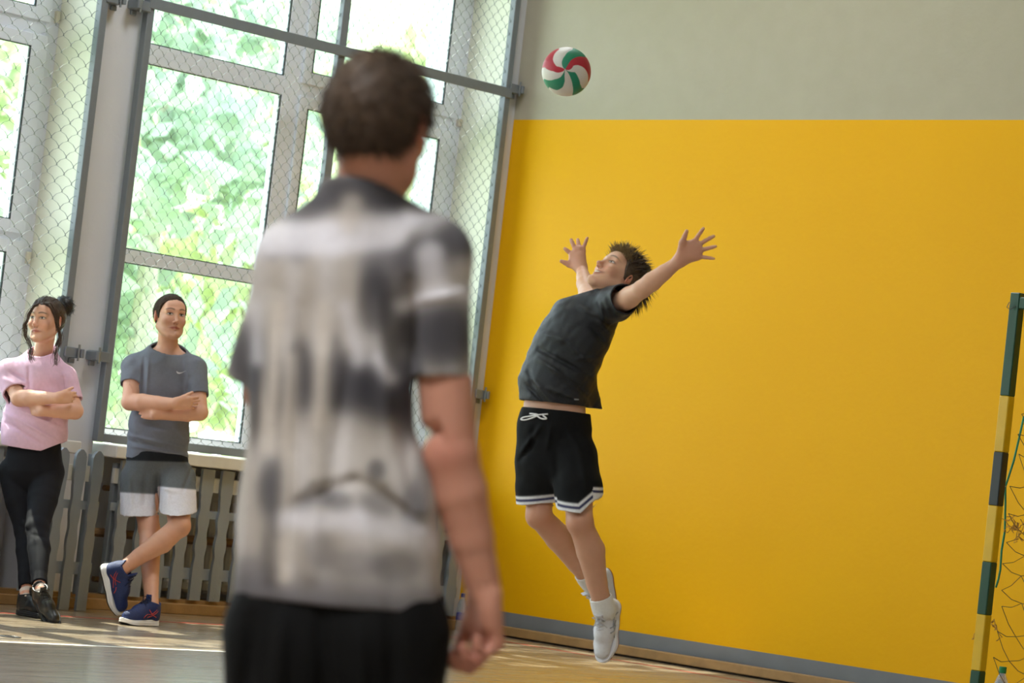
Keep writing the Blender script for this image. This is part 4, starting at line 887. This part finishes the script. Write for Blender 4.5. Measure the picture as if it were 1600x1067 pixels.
    bv = bvh_of([sh]); ribbon('logo_bar', bv, [(897, 622.6, 897.4, 625), (900.5, 622.8, 901, 625.2), (904.5, 623.2, 904.6, 625.2)], M_sgrey, sh, .0015)
    # socks and shoes
    for (an, kn, t, u, ctr, top, e) in ((aN, kN, tN, uN, P(941, 945, -.14), P(939.5, 931, -.145), 0), (aF, kF, tF, uF, P(923, 903, .20), P(911, 893, .17), 1)):
        d = nrm(kn-an); tp = top
        s_ = [Prim(an+d*.10, an+d*.03, .048, .046, k=.02), Prim(an+d*.03, an, .044, .041, k=.02), Prim(an, an+t*.035-u*.035, .041, .036, k=.02), Prim(an, an-u*.04, .040, .036, k=.02)]
        sv, sf = cloth_mesh(s_, .006, .003, cuts=[(tp, d)], wr=(1, 30, .0006, (1, 1, 1))); mesh_obj('sock', sv, sf, M_sock, root)
        heel = an-u*.082-t*.055
        shoe(root, heel, t, u, M_swhite, M_smid, M_lacew, .98, 'white mesh volleyball shoe with gum outsole', marks=(M_sgrey, [[(.095, .035), (.12, .05), (.135, .075)], [(.115, .035), (.14, .05), (.155, .07)], [(.06, .04), (.08, .06), (.12, .058), (.17, .035)]], .0028), mirror=1-2*e, M_out=M_gum)
    V, Fc = skin_mesh(A, .005, fine=[(H.c-.155, H.c+.155, .0024), (np.minimum(wrL, P(1118, 357, -.6))-.04, np.maximum(wrL, P(1118, 405, -.4))+.05, .0026), (np.minimum(wrR, P(877, 408, .6))-.05, np.maximum(wrR, P(918, 370, .75))+.06, .0026)], clothes=[(G, [(P(868, 631), -ZH)], .010), (K, [(P(866, 641), ZH)], .010)])
    C = np.tile(lin((226, 178, 150)), (len(V), 1)); C = face_paint(V, C, H, smile=1, brow=(92, 68, 44), look=.0012, blush=.8)
    for c, r_, a_ in ((P(1075, 390, dh), .11, .35), (P(898, 398, dh2), .12, .35)): C = blend(C, a_*soft(np.linalg.norm(V-c, axis=1)-r_, .02), lin((206, 128, 108)))
    for c in (kN, kF): C = blend(C, .35*soft(np.linalg.norm(V-c, axis=1)-.075, .02), lin((186, 112, 88)))
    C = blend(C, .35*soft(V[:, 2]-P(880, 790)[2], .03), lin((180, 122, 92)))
    mesh_obj('body', V, Fc, M_skin, root, cols=C)
    return root
server()

# ================================================================ 3. the man in grey leaning by the window
def grey_man():
    d0 = 16.85; P = lambda x, y, dd=0: at(x, y, d0+dd)
    c = P(245, 700); root = empty('person', (c[0], c[1], 0), 'person in a grey T-shirt and two-tone grey shorts, arms folded, leaning under the window', 'person')
    n = nrm(-BH*.97+RH*.22)
    H = head_frame(P(266, 496, -.06), dirv(.44, .10, -.89), dirv(.09, 1, .08), 1.09)
    shR, elR, wrR = P(211, 574, .0), P(203, 628, -.12), P(272, 631, -.26)
    shL, elL, wrL = P(303, 577, -.02), P(312, 644, -.13), P(244, 647, -.21)
    A = [Prim(P(258, 580), P(258, 610), .145, .145, n=n, s=.68, k=.05), Prim(P(256, 610), P(248, 680), .14, .132, n=n, s=.70, k=.05), Prim(P(247, 680), P(245, 735), .135, .15, n=n, s=.72, k=.05),
         Prim(P(262, 558, .01), H(0, -.02, -.05), .061, .055, k=.03), Prim(P(250, 566), shR, .055, .055, k=.06), Prim(P(272, 566), shL, .055, .055, k=.06)]
    for i in (0, 1, 2, 4, 5): A[i].cov = True
    arm(A, shR, elR, wrR, 1.0, (.055, .050, .050, .032)); arm(A, shL, elL, wrL, 1.0, (.055, .050, .050, .032))
    hand(A, wrR, dirv(.9, .06, .25), dirv(0, 1, -.2), dirv(.2, 0, .95), .95, (.25, .5, .4), .03, (.5, .3)); hand(A, wrL, dirv(-.85, .12, .45), dirv(0, 1, -.1), dirv(-.4, 0, .9), .95, (.3, .5, .4), .03, (.3, .3))
    hS, kS, aS = P(222, 735, .0), P(233, 826, -.20), P(237, 947, -.56)
    hC, kC, aC = P(276, 735, -.04), P(280, 822, -.34), P(190, 890, -.58)
    leg(A, hS, kS, aS, 1.0, (.086, .060, .060, .038), back=-n); leg(A, hC, kC, aC, 1.0, (.088, .064, .062, .038), back=dirv(.2, -.9, .3))
    tS, uS = nrm(dirv(-.62, .0, -.80)*np.array([1, 1, 0])), ZH; tC, uC = dirv(.24, -.95, .08), dirv(.93, .25, -.25)
    A += [Prim(aS, aS-ZH*.03, .034, .03, k=.02), Prim(aC, aC-uC*.03, .034, .03, k=.02)]
    A += head(H, jaw=1.03)
    line = [(-.14, -.058), (-.06, -.055), (-.034, -.035), (-.024, .028), (.004, .030), (.008, -.014), (.024, -.010), (.032, .022), (.046, .055), (.060, .073), (.12, .084)]
    hv, hf = hair_cap(H, line, .0075, .003, .0014); o = mesh_obj('hair', hv, hf, M_hairb, root)
    pick = RNG.choice(len(hv), 1500); n_ = hv[pick]-H(0, -.02, .02); n_ /= np.linalg.norm(n_, axis=1)[:, None]
    strands('hair_strands', hv[pick]-n_*.002, n_*.35+H.Y*.5-H.Z*.25+RNG.normal(0, .2, (1500, 3)), n_*0, RNG.uniform(.008, .014, 1500), .0013, M_hairb, o)
    eR, eL = P(204, 600, -.06), P(307, 621, -.07)
    G = [Prim(P(258, 578), P(257, 612), .168, .165, n=n, s=.68, k=.05), Prim(P(256, 612), P(248, 670), .162, .160, n=n, s=.70, k=.05), Prim(P(248, 670), P(244, 740), .166, .182, n=n, s=.70, k=.05),
         Prim(P(262, 568), P(264, 538), .076, .070, k=.04), Prim(P(250, 570), shR, .064, .070, k=.05), Prim(P(272, 570), shL, .064, .070, k=.05), Prim(shR, P(202, 626, -.1), .072, .066, k=.03, cut=[(eR, nrm(elR-shR)), ]), Prim(shL, P(311, 643, -.12), .072, .066, k=.03, cut=[(eL, nrm(elL-shL))])]
    folds = [(225, 560, 221, 640, 3, -.008), (232, 560, 228, 620, 3, .006), (296, 590, 290, 640, 3, -.008), (288, 565, 296, 600, 3, .006), (200, 680, 290, 700, 2.6, .006), (198, 688, 280, 706, 2.6, -.006), (205, 697, 295, 712, 2.6, .006), (200, 670, 225, 695, 3, -.006), (265, 665, 297, 690, 3, .005), (215, 660, 260, 672, 3, -.005)]
    V, Fc = cloth_mesh(G, .010, .0042, cuts=[(P(247, 715), dirv(-.02, -1, 0)), (P(264, 552, -.075), nrm(ZH*.9+n*.48))], folds=folds, wr=(11, 30, .003, (1, 1, 1)))
    sh = mesh_obj('t_shirt', V, Fc, M_shirt, root, cols=np.tile(lin((116, 120, 132)), (len(V), 1)))
    bv = bvh_of([sh]); ribbon('swoosh', bv, [(275.6, 579.6, 276.4, 579.8), (275.8, 581.6, 277.6, 580.8), (277.2, 583.6, 279.4, 581.6), (279.6, 584.2, 281.6, 581.9), (283, 583.2, 284, 581.6), (287, 581.2, 287.2, 580.6), (290.3, 579.4, 290.4, 579.2)], mat('pale_print', srgb(206, 208, 214), .6), sh, .0025, 16.7)
    K = [Prim(P(246, 722), P(246, 750), .176, .196, n=n, s=.78, k=.04), Prim(P(219, 750, .0), P(218, 850, -.22), .114, .112, k=.03, cut=[(P(216, 804, -.14), dirv(.0, -1, .05))]), Prim(P(275, 750, -.05), P(276, 850, -.42), .114, .112, k=.03, cut=[(P(274, 799, -.24), dirv(.0, -1, .1))])]
    V, Fc = cloth_mesh(K, .010, .0045, cuts=[(P(246, 706), ZH)], folds=[(247, 745, 247, 800, 5, -.02), (250, 762, 275, 768, 3, .006), (300, 730, 285, 770, 3, -.006), (200, 740, 205, 790, 4, .006), (228, 735, 225, 790, 4, -.005), (262, 750, 262, 795, 4, .005)], wr=(12, 28, .003, (1, 1, .7)))
    x, y = px_of(V); C = np.tile(lin((96, 98, 100)), (len(V), 1)); C = blend(C, soft((766.5+(x-185)*.02)-y, .5)*soft(-(x-247), 1)*0+soft(np.where(x < 246.5, 769+(x-186)*.06, 760+(x-247)*.085)-y, .5), lin((214, 208, 214)))
    C = blend(C, soft(y-(713+(x-190)*.03+6), .4), lin((34, 36, 40)))
    mesh_obj('shorts', V, Fc, M_short, root, cols=C)
    mk = (M_coral, [[(.038, .082), (.050, .070), (.065, .058), (.085, .048), (.11, .042), (.13, .038)], [(.050, .084), (.064, .070), (.080, .059), (.10, .052), (.12, .052)], [(.060, .040), (.078, .046), (.098, .058), (.112, .072)], [(.13, .052), (.145, .047), (.158, .036)]], .0022)
    h_ = np.array([aS[0], aS[1], 0])-tS*.06; shoe(root, h_+ZH*.002, tS, ZH, M_navy, M_smid, M_navlace, 1.0, 'navy running shoe flat on the floor', mk, 1, M_blkout, 1.22)
    heel = aC-uC*.105-tC*.06; shoe(root, heel, tC, uC, M_navy, M_smid, M_navlace, 1.06, 'navy running shoe balanced on its toe', mk, -1, M_blkout, 1.25)
    for an, kn, cut_ in ((aS, kS, .012), (aC, kC, .035)):
        d = nrm(kn-an); sv, sf = cloth_mesh([Prim(an+d*.10, an-d*.005, .043, .038)], .008, .004, cuts=[(an+d*cut_, d)], wr=(1, 30, .0005, (1, 1, 1))); mesh_obj('sock', sv, sf, M_sockg, root)
    V, Fc = skin_mesh(A, .0058, fine=[(H.c-.155, H.c+.155, .0026), (np.minimum(elR, wrL)-.12, np.maximum(elL, wrR)+.10, .004)], clothes=[(G, [(P(247, 715), -ZH)], .013), (K, [(P(246, 706), ZH)], .013)])
    C = np.tile(lin((218, 166, 140)), (len(V), 1)); C = face_paint(V, C, H, brow=(58, 44, 34), stubble=.22, iris=(60, 56, 52), blush=.4, look=.0015, lip=(170, 98, 84))
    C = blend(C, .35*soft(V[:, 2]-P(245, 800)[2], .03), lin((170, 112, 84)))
    mesh_obj('body', V, Fc, M_skin, root, cols=C)
    return root
grey_man()

# ================================================================ 4. the woman in pink
def pink_woman():
    d0 = 16.35; P = lambda x, y, dd=0: at(x, y, d0+dd)
    c = P(55, 700); root = empty('person', (c[0], c[1], 0), 'person with a dark hair bun in a pink T-shirt and black leggings, arms folded', 'person')
    n = nrm(-BH*.93-RH*.30)
    H = head_frame(P(72, 502, -.05), dirv(-.40, .14, -.90), dirv(.10, 1, .12), 1.05)
    shR, elR, wrR = P(14, 584, .0), P(30, 622, -.13), P(88, 622, -.24)
    shL, elL, wrL = P(101, 592, -.02), P(117, 642, -.08), P(66, 642, -.20)
    A = [Prim(P(60, 600), P(60, 630), .135, .130, n=n, s=.72, k=.05), Prim(P(58, 630), P(56, 690), .125, .130, n=n, s=.74, k=.05), Prim(P(54, 690), P(50, 740), .145, .165, n=n, s=.74, k=.05),
         Prim(P(64, 566, .01), H(0, -.02, -.05), .053, .049, k=.03), Prim(P(55, 578), shR, .050, .052, k=.06), Prim(P(72, 578), shL, .050, .052, k=.06)]
    for i in (0, 1, 2, 4, 5): A[i].cov = True
    arm(A, shR, elR, wrR, .96, (.052, .050, .048, .031)); arm(A, shL, elL, wrL, .96, (.052, .050, .047, .030))
    hand(A, wrR, dirv(.8, .05, .5), dirv(0, 1, -.2), dirv(.4, 0, .9), .86, (.3, .5, .4), .03, (.5, .3)); hand(A, wrL, dirv(-.75, .1, .6), dirv(0, 1, -.1), dirv(-.5, 0, .8), .86, (.3, .5, .4), .03, (.3, .3))
    hB, kB, aB = P(24, 738, .02), P(41, 830, -.14), P(42, 930, -.42)
    hF, kF, aF = P(74, 738, .0), P(58, 826, -.30), P(62, 924, -.62)
    i0 = len(A); leg(A, hB, kB, aB, .95, (.086, .058, .056, .036), back=-n); leg(A, hF, kF, aF, .95, (.086, .058, .056, .036), back=-n); covered(A, i0)
    tB = nrm(dirv(.85, .0, -.5)*np.array([1, 1, 0])); tF, uF = dirv(.42, -.80, -.42), dirv(.35, .55, -.75)
    tF = dirv(.50, -.62, -.55); uF = dirv(.1, .75, -.62)
    A += [Prim(aB, aB-ZH*.03, .032, .028, k=.02), Prim(aF, aF-uF*.03, .032, .028, k=.02)]
    A += head(H, jaw=.94, cheeks=1.1, nose=.97)
    line = [(-.14, -.048), (-.06, -.045), (-.034, -.02), (-.022, .030), (.004, .032), (.012, -.004), (.030, .010), (.046, .040), (.060, .064), (.12, .080)]
    hv, hf = hair_cap(H, line, .010, .003, .0016, extra=[]); o = mesh_obj('hair', hv, hf, M_hairw, root)
    bc = P(99, 479, .06)
    bunv, bunf = nets(field([Ell(bc, (.052, .052, .058), np.eye(3)), Prim(mid(bc, H.c, .35), bc, .034, .04, k=.03)], bc-.1, (70, 70, 70), .0029), bc-.1, .0029)
    bo = mesh_obj('hair_bun', bunv+waves(bunv, 5, 150, .002)[:, None]*nrm(bc-H.c), bunf, M_bun, o); bo['label'] = 'near-black hair bun'
    k = 500; dr = RNG.normal(size=(k, 3)); dr /= np.linalg.norm(dr, axis=1)[:, None]; tg = np.cross(dr, RNG.normal(size=(k, 3)))
    strands('bun_strands', bc+dr*.050, tg+dr*.15, -dr*.012, RNG.uniform(.03, .05, k), .0016, M_bun, bo)
    # combed strands over the skull
    q = H.loc(hv); ok = np.where((q[:, 2] > -.03))[0]; pick = RNG.choice(ok, 1500); n_ = hv[pick]-H(0, -.02, .02); n_ /= np.linalg.norm(n_, axis=1)[:, None]
    tow = bc-hv[pick]; tow /= np.linalg.norm(tow, axis=1)[:, None]; tow -= n_*np.sum(tow*n_, 1)[:, None]
    strands('hair_strands', hv[pick]-n_*.0005, tow+n_*.07, -n_*.004, RNG.uniform(.02, .035, 1500), .0014, M_hairw, o)
    # wavy locks beside the face
    def locks(path, nn, spread, r_, ph):
        mb = MB()
        for i in range(nn):
            off = RNG.normal(0, spread, 3); pp = []
            for j in range(len(path)-1):
                for t in np.arange(5)/5:
                    u = (j+t)/(len(path)-1); p = mid(path[j], path[j+1], t); a = 17*u+ph+RNG.normal(0, .05)+i*.1
                    pp.append(p+off*(.35+u*.9)+CR*.011*math.sin(a)*(.15+u)+CF*.010*math.cos(a)*(.15+u))
            mb.tube(pp, [r_*(1-.75*(jj/len(pp))) for jj in range(len(pp))], 4)
        return mb
    fl = locks([H(.0, .060, .092), P(53, 478, -.15), P(44, 492, -.15), P(38, 508, -.13), P(41, 524, -.12), P(46, 540, -.14), P(49, 552, -.16), P(51, 566, -.17)], 34, .0065, .0022, 0); fl.obj('hair_lock', M_hairw, o, True)
    fl = locks([H(.0, .060, .092), P(80, 474, -.15), P(88, 490, -.15), P(91, 508, -.14), P(93, 524, -.13), P(91, 540, -.14), P(88, 554, -.17), P(84, 574, -.19)], 34, .0065, .0022, 2); fl.obj('hair_lock', M_hairw, o, True)
    # T-shirt
    eR, eL = P(28, 608, -.09), P(116, 626, -.05)
    G = [Prim(P(60, 594), P(59, 630), .168, .165, n=n, s=.74, k=.05), Prim(P(58, 630), P(54, 672), .168, .178, n=n, s=.76, k=.05), Prim(P(54, 672), P(52, 720), .178, .172, n=n, s=.78, k=.05),
         Prim(P(64, 578), P(68, 536), .080, .076, k=.035), Prim(P(55, 582), shR, .060, .072, k=.05), Prim(P(72, 582), shL, .060, .066, k=.05), Prim(shR, P(36, 640, -.14), .078, .076, k=.03, cut=[(eR, nrm(elR-shR-ZH*.02))]), Prim(shL, P(118, 648, -.07), .068, .066, k=.03, cut=[(eL, nrm(elL-shL))])]
    folds = [(8, 592, 42, 608, 3, .008), (15, 580, 45, 596, 3, -.006), (45, 575, 46, 615, 3, -.007), (20, 650, 90, 690, 3, .007), (10, 660, 70, 697, 3, -.007), (30, 640, 100, 670, 3, .006), (98, 590, 104, 625, 3, -.006), (5, 640, 30, 665, 4, .008), (75, 660, 100, 640, 3, .006)]
    V, Fc = cloth_mesh(G, .010, .0045, cuts=[(P(54, 701), dirv(-.14, -1, 0)), (P(75, 701), dirv(.40, -1, 0)), (P(72, 556, -.078), nrm(ZH*.9+n*.5))], folds=folds, wr=(21, 26, .004, (1, 1, 1)))
    mesh_obj('t_shirt', V, Fc, M_shirt, root, cols=np.tile(lin((228, 190, 216)), (len(V), 1)))
    K = [Prim(P(54, 700), P(52, 735), .150, .172, n=n, s=.80, k=.05)]; leg(K, hB, kB, aB, .95, (.100, .068, .066, .046), back=-n); leg(K, hF, kF, aF, .95, (.100, .068, .066, .046), back=-n)
    K = [q_ for q_ in K]
    for q_, pt, kn_, an_ in ((K[5], P(40, 911, -.42), kB, aB), (K[11], P(65, 907, -.6), kF, aF)): q_.cut = [(pt, nrm(an_-kn_))]
    V, Fc = cloth_mesh(K, .011, .0045, cuts=[(P(54, 676), ZH)], wr=(22, 24, .0018, (1, 1, 1)), folds=[(30, 820, 45, 830, 3, -.003), (50, 835, 70, 840, 3, -.003)])
    mesh_obj('leggings', V, Fc, M_legg, root)
    h_ = np.array([aB[0], aB[1], 0])-tB*.055; shoe(root, h_+ZH*.002, tB, ZH, M_blk, M_blkout, M_blkout, .93, 'black shoe flat on the floor', mirror=1, chunk=1.2)
    heel = aF-uF*.075-tF*.05; shoe(root, heel, tF, uF, M_blk, M_blkout, M_blkout, .93, 'black shoe crossed over, toe down', mirror=-1, chunk=1.2)
    for an, kn in ((aB, kB), (aF, kF)):
        d = nrm(kn-an); sv, sf = cloth_mesh([Prim(an+d*.07, an-d*.005, .041, .037)], .008, .004, cuts=[(an+d*.035, d)], wr=(1, 30, .0005, (1, 1, 1))); mesh_obj('sock', sv, sf, M_sockc, root)
    V, Fc = skin_mesh(A, .0058, fine=[(H.c-.155, H.c+.155, .0026), (np.minimum(elR, wrL)-.11, np.maximum(elL, wrR)+.09, .004)], clothes=[(G, [(P(54, 701), dirv(-.14, -1, 0))], .013), (K, [(P(54, 676), ZH)], .014)])
    C = np.tile(lin((224, 174, 150)), (len(V), 1)); C = face_paint(V, C, H, brow=(64, 46, 36), iris=(56, 40, 30), blush=.8, look=.001, lip=(190, 112, 98))
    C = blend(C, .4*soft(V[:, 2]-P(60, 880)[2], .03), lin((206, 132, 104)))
    mesh_obj('body', V, Fc, M_skin, root, cols=C)
    return root
pink_woman()

# ================================================================ volleyball
def ball():
    c = at(885, 112, 12.7); R_ = .1054
    fx = nrm(CAM-c); pole = nrm(fx+CR*(-.055)*1.0+CU*(.09)); ex = nrm(CR-pole*(CR@pole)); ey = np.cross(pole, ex)
    cx, cy, S = 565., 525., 345.
    raw = [[(580, 500), (640, 400), (750, 335), (822, 335)], [(600, 535), (680, 470), (740, 460), (820, 490), (870, 560), (895, 680)], [(600, 545), (700, 560), (745, 630), (770, 720), (790, 770), (845, 790)], [(590, 550), (640, 640), (665, 740), (655, 870)],
           [(560, 570), (560, 680), (530, 760), (440, 800), (330, 750)], [(545, 570), (500, 630), (420, 655), (262, 635)], [(550, 540), (400, 545), (272, 480)], [(550, 515), (450, 480), (390, 380), (410, 290), (470, 225)], [(545, 505), (520, 410), (560, 330), (652, 228)]]
    colors = [0, 1, 2, 1, 2, 1, 0, 1, 2]     # red, white, green panels, clockwise after each seam
    rings = np.linspace(0.02, math.pi-.02, 90); curves = []
    for pl_ in raw:
        r_ = []; a_ = []
        for (x, y) in pl_:
            dx, dy = (x-cx)/S, -(y-cy)/S; rr = min(.985, math.hypot(dx, dy)); r_.append(math.asin(rr)); a_.append(math.atan2(dy, dx))
        a_ = np.unwrap(a_); o = np.argsort(r_); r_ = np.array(r_)[o]; a_ = np.array(a_)[o]
        curves.append(np.interp(rings, r_, a_))
    Cv = np.array(curves)                    # clockwise: angles fall
    for i in range(1, 9):
        while (Cv[i]-Cv[i-1]).mean() > 0: Cv[i] -= 2*math.pi
        while (Cv[i]-Cv[i-1]).mean() < -2*math.pi: Cv[i] += 2*math.pi
        Cv[i] = np.minimum(Cv[i], Cv[i-1]-.05)
    Cv = np.vstack([Cv, Cv[0]-2*math.pi]); m_ = 12; V = []; Fc = []; mi = []
    for j, ph in enumerate(rings):
        for i in range(9):
            for k in range(m_):
                t = k/m_; a = Cv[i][j]*(1-t)+Cv[i+1][j]*t; edge = min(t, 1-t)*m_; rr = R_*(1-.010*math.exp(-(edge/.45)**2))
                V.append(c+rr*(math.cos(ph)*pole+math.sin(ph)*(math.cos(a)*ex+math.sin(a)*ey)))
    n = 9*m_
    for j in range(len(rings)-1):
        for i in range(n): Fc.append((j*n+i, j*n+(i+1) % n, (j+1)*n+(i+1) % n, (j+1)*n+i)); mi.append(colors[i//m_])
    Fc += [tuple(range(n)), tuple((len(rings)-1)*n+k for k in range(n))[::-1]]; mi += [1, 1]
    ms = [mat('red_panel', srgb(190, 40, 62), .45, bump=.15, bscale=500), mat('white_panel', srgb(226, 224, 222), .45, bump=.15, bscale=500), mat('green_panel', srgb(30, 142, 112), .45, bump=.15, bscale=500)]
    o = mesh_obj('volleyball', np.array(V)-c, Fc, ms); o.location = c; o.data.polygons.foreach_set('material_index', mi)
    bm = bmesh.new(); bm.from_mesh(o.data); bmesh.ops.recalc_face_normals(bm, faces=bm.faces); bm.to_mesh(o.data); bm.free()
    tag(o, 'red, white and green volleyball in the air above the server', 'ball')
ball()

# ================================================================ goal at the right edge
def goal():
    d = 13.8; T = at(1591, 458, d); x0, y0, zt = T[0], T[1], T[2]; w_ = .052
    root = empty('handball_goal', (x0, y0, 0), 'green and yellow striped goal post with torn net at the right edge of the photo', 'goal')
    cols = {'g': mat('dark_green_enamel', srgb(8, 68, 42), .35, noise=.08, bump=.1, bscale=30), 'y': mat('yellow_enamel', srgb(222, 180, 22), .35, noise=.08, bump=.1, bscale=30), 'k': mat('black_green_enamel', srgb(34, 42, 40), .35, noise=.1)}
    zs = [(1591, 458), (1576, 619.5), (1571, 707.5), (1566, 791.5), (1557, 879), (1549.5, 961), (1542, 1048), (1534, 1136)]
    zz = [zt]+[at(x, y, d)[2] for x, y in zs[1:]]+[0]; kk = 'gykygygy'
    post = None
    for i, ch in enumerate(kk):
        b_ = MB(); b_.bbox((x0-w_/2, y0-w_/2, max(0, zz[i+1])), (x0+w_/2, y0+w_/2, zz[i]), .004)
        o = b_.obj('post_band' if post else 'post', cols[ch], post or root)
        if post is None: post = o
    box_obj('crossbar', (x0+w_/2, y0-w_/2, zt-.075), (x0+.33, y0+w_/2, zt-.02), cols['g'], root, .004)
    box_obj('crossbar_band', (x0+.33, y0-w_/2, zt-.075), (x0+3.0-w_/2, y0+w_/2, zt-.02), cols['y'], root, .004)
    M_net = mat('grey_net_cord', srgb(96, 92, 70), .9); M_rope = mat('green_rope', srgb(52, 148, 112), .8); M_old = mat('old_net_rag', srgb(186, 140, 70), .9, noise=.2)
    px = lambda x, y, dd=.05: at(x, y, d+dd)
    P_ = [(1600, 650), (1592, 686), (1584, 720), (1576, 745), (1571, 760), (1571, 790), (1570, 830), (1565, 860), (1563, 890), (1560, 905), (1556, 918)]
    MB().tube([px(*p, .0+.06) for p in P_], .0055, 6).obj('rope', M_rope, root, True)
    t2 = x0+3.0; p2 = None
    for i, ch in enumerate(kk):
        b_ = MB(); b_.bbox((t2-w_/2, y0-w_/2, max(0, zz[i+1])), (t2+w_/2, y0+w_/2, zz[i]), .004); o = b_.obj('post_band' if p2 else 'post', cols[ch], p2 or root)
        if p2 is None: p2 = o
    # net: hangs from the crossbar line back towards the wall, knots every 12 cm
    b_ = MB(); g = {}
    for i in range(12):
        for j in range(18):
            sag = .05*math.sin(i*1.7+j*.9)+.02*RNG.normal()
            g[i, j] = np.array([x0+.06+i*.02+.01*math.sin(j), y0+.03+i*.115+.01*RNG.normal(), max(.02, zt-.55-j*.115-.03*i+(.0575 if i % 2 else 0)+sag*.5)])
    for i in range(11):
        for j in range(18):
            for jj in ((j, j+1) if i % 2 == 0 else (j, j-1)):
                if (i+1, jj) in g:
                    a, c = g[i, j], g[i+1, jj]; mm = mid(a, c)-np.array([0, 0, .012]); b_.tube([a, mm, c], .0017, 4, False)
    b_.obj('net', M_net, root)
    MB().tube([px(1577, 472, -.03), px(1573, 480, -.03), px(1578, 483, -.03), px(1592, 476, -.03), px(1600, 478, -.03)], .002, 5).obj('tie_wire', M_wire, root)
    MB().tube([px(1555.5, 757.5, -.035), px(1562, 759, -.04), px(1571, 760, -.035)], .003, 5).obj('tie_cord', M_white, root)
    for (cx, cy) in ((1529, 1000), (1555, 976), (1588, 828), (1592, 838), (1585, 822)):
        b_ = MB()
        for i in range(5):
            a = px(cx, cy, -.03); P2 = [a]
            for s in range(5): P2.append(P2[-1]+RNG.normal(0, .014, 3))
            b_.tube(P2, .0022, 4)
        b_.obj('net_scrap', M_old, root)
goal()

# ================================================================ bottles
def bottle(loc, h, label, capcol, lab, clear=(.92, .96, .98)):
    root = empty('water_bottle', loc, label, 'bottle')
    mt, nt, b = new_mat('clear_bottle_plastic'); b.inputs['Base Color'].default_value = (*clear, 1); b.inputs['Roughness'].default_value = .08; b.inputs['Transmission Weight'].default_value = .85; b.inputs['IOR'].default_value = 1.3
    k = h/.24; r = .032*k
    pr = [(r*.7, 0), (r*.95, .006*k), (r, .02*k), (r*.93, .05*k), (r, .06*k), (r*1.0, .065*k), (r, .12*k), (r*.94, .13*k), (r, .145*k), (r*.92, .17*k), (r*.62, .195*k), (r*.42, .208*k), (r*.40, .222*k)]
    MB().lathe(pr, loc, 28).obj('bottle_body', mt, root, True)
    MB().lathe([(r*.46, .214*k), (r*.48, .218*k), (r*.48, .236*k), (r*.44, .24*k)], loc, 20).obj('cap', mat('bottle_cap', capcol, .4), root)
    if lab: MB().lathe([(r*1.005, .068*k), (r*1.02, .07*k), (r*1.02, .115*k), (r*1.005, .117*k)], loc, 28).obj('paper_label', mat('bottle_label', lab, .5, noise=.25, nscale=60), root, True)
L_ = at(716, 955, 19.3)
bottle((.185, -.16, 0.0), .245, 'clear water bottle with a blue cap on the floor in the corner', srgb(34, 48, 110), srgb(60, 60, 120))
q_ = at(1567, 1045, 16.0); bottle((q_[0], q_[1], 0.0), q_[2]+.012, 'clear bottle with a green cap standing behind the goal post', srgb(20, 120, 70), None)
# round floor socket cover
sv = MB(); sv.lathe([(.055, .0), (.055, .003), (.045, .005), (.043, .003)], (2.13, -5.31, 0), 28); sv.box((2.10, -5.318, .003), (2.16, -5.302, .0055))
tag(sv.obj('floor_socket', mat('dark_socket_metal', srgb(58, 54, 50), .4, metal=.5)), 'small dark round cover set in the floor at the lower left', 'floor socket')
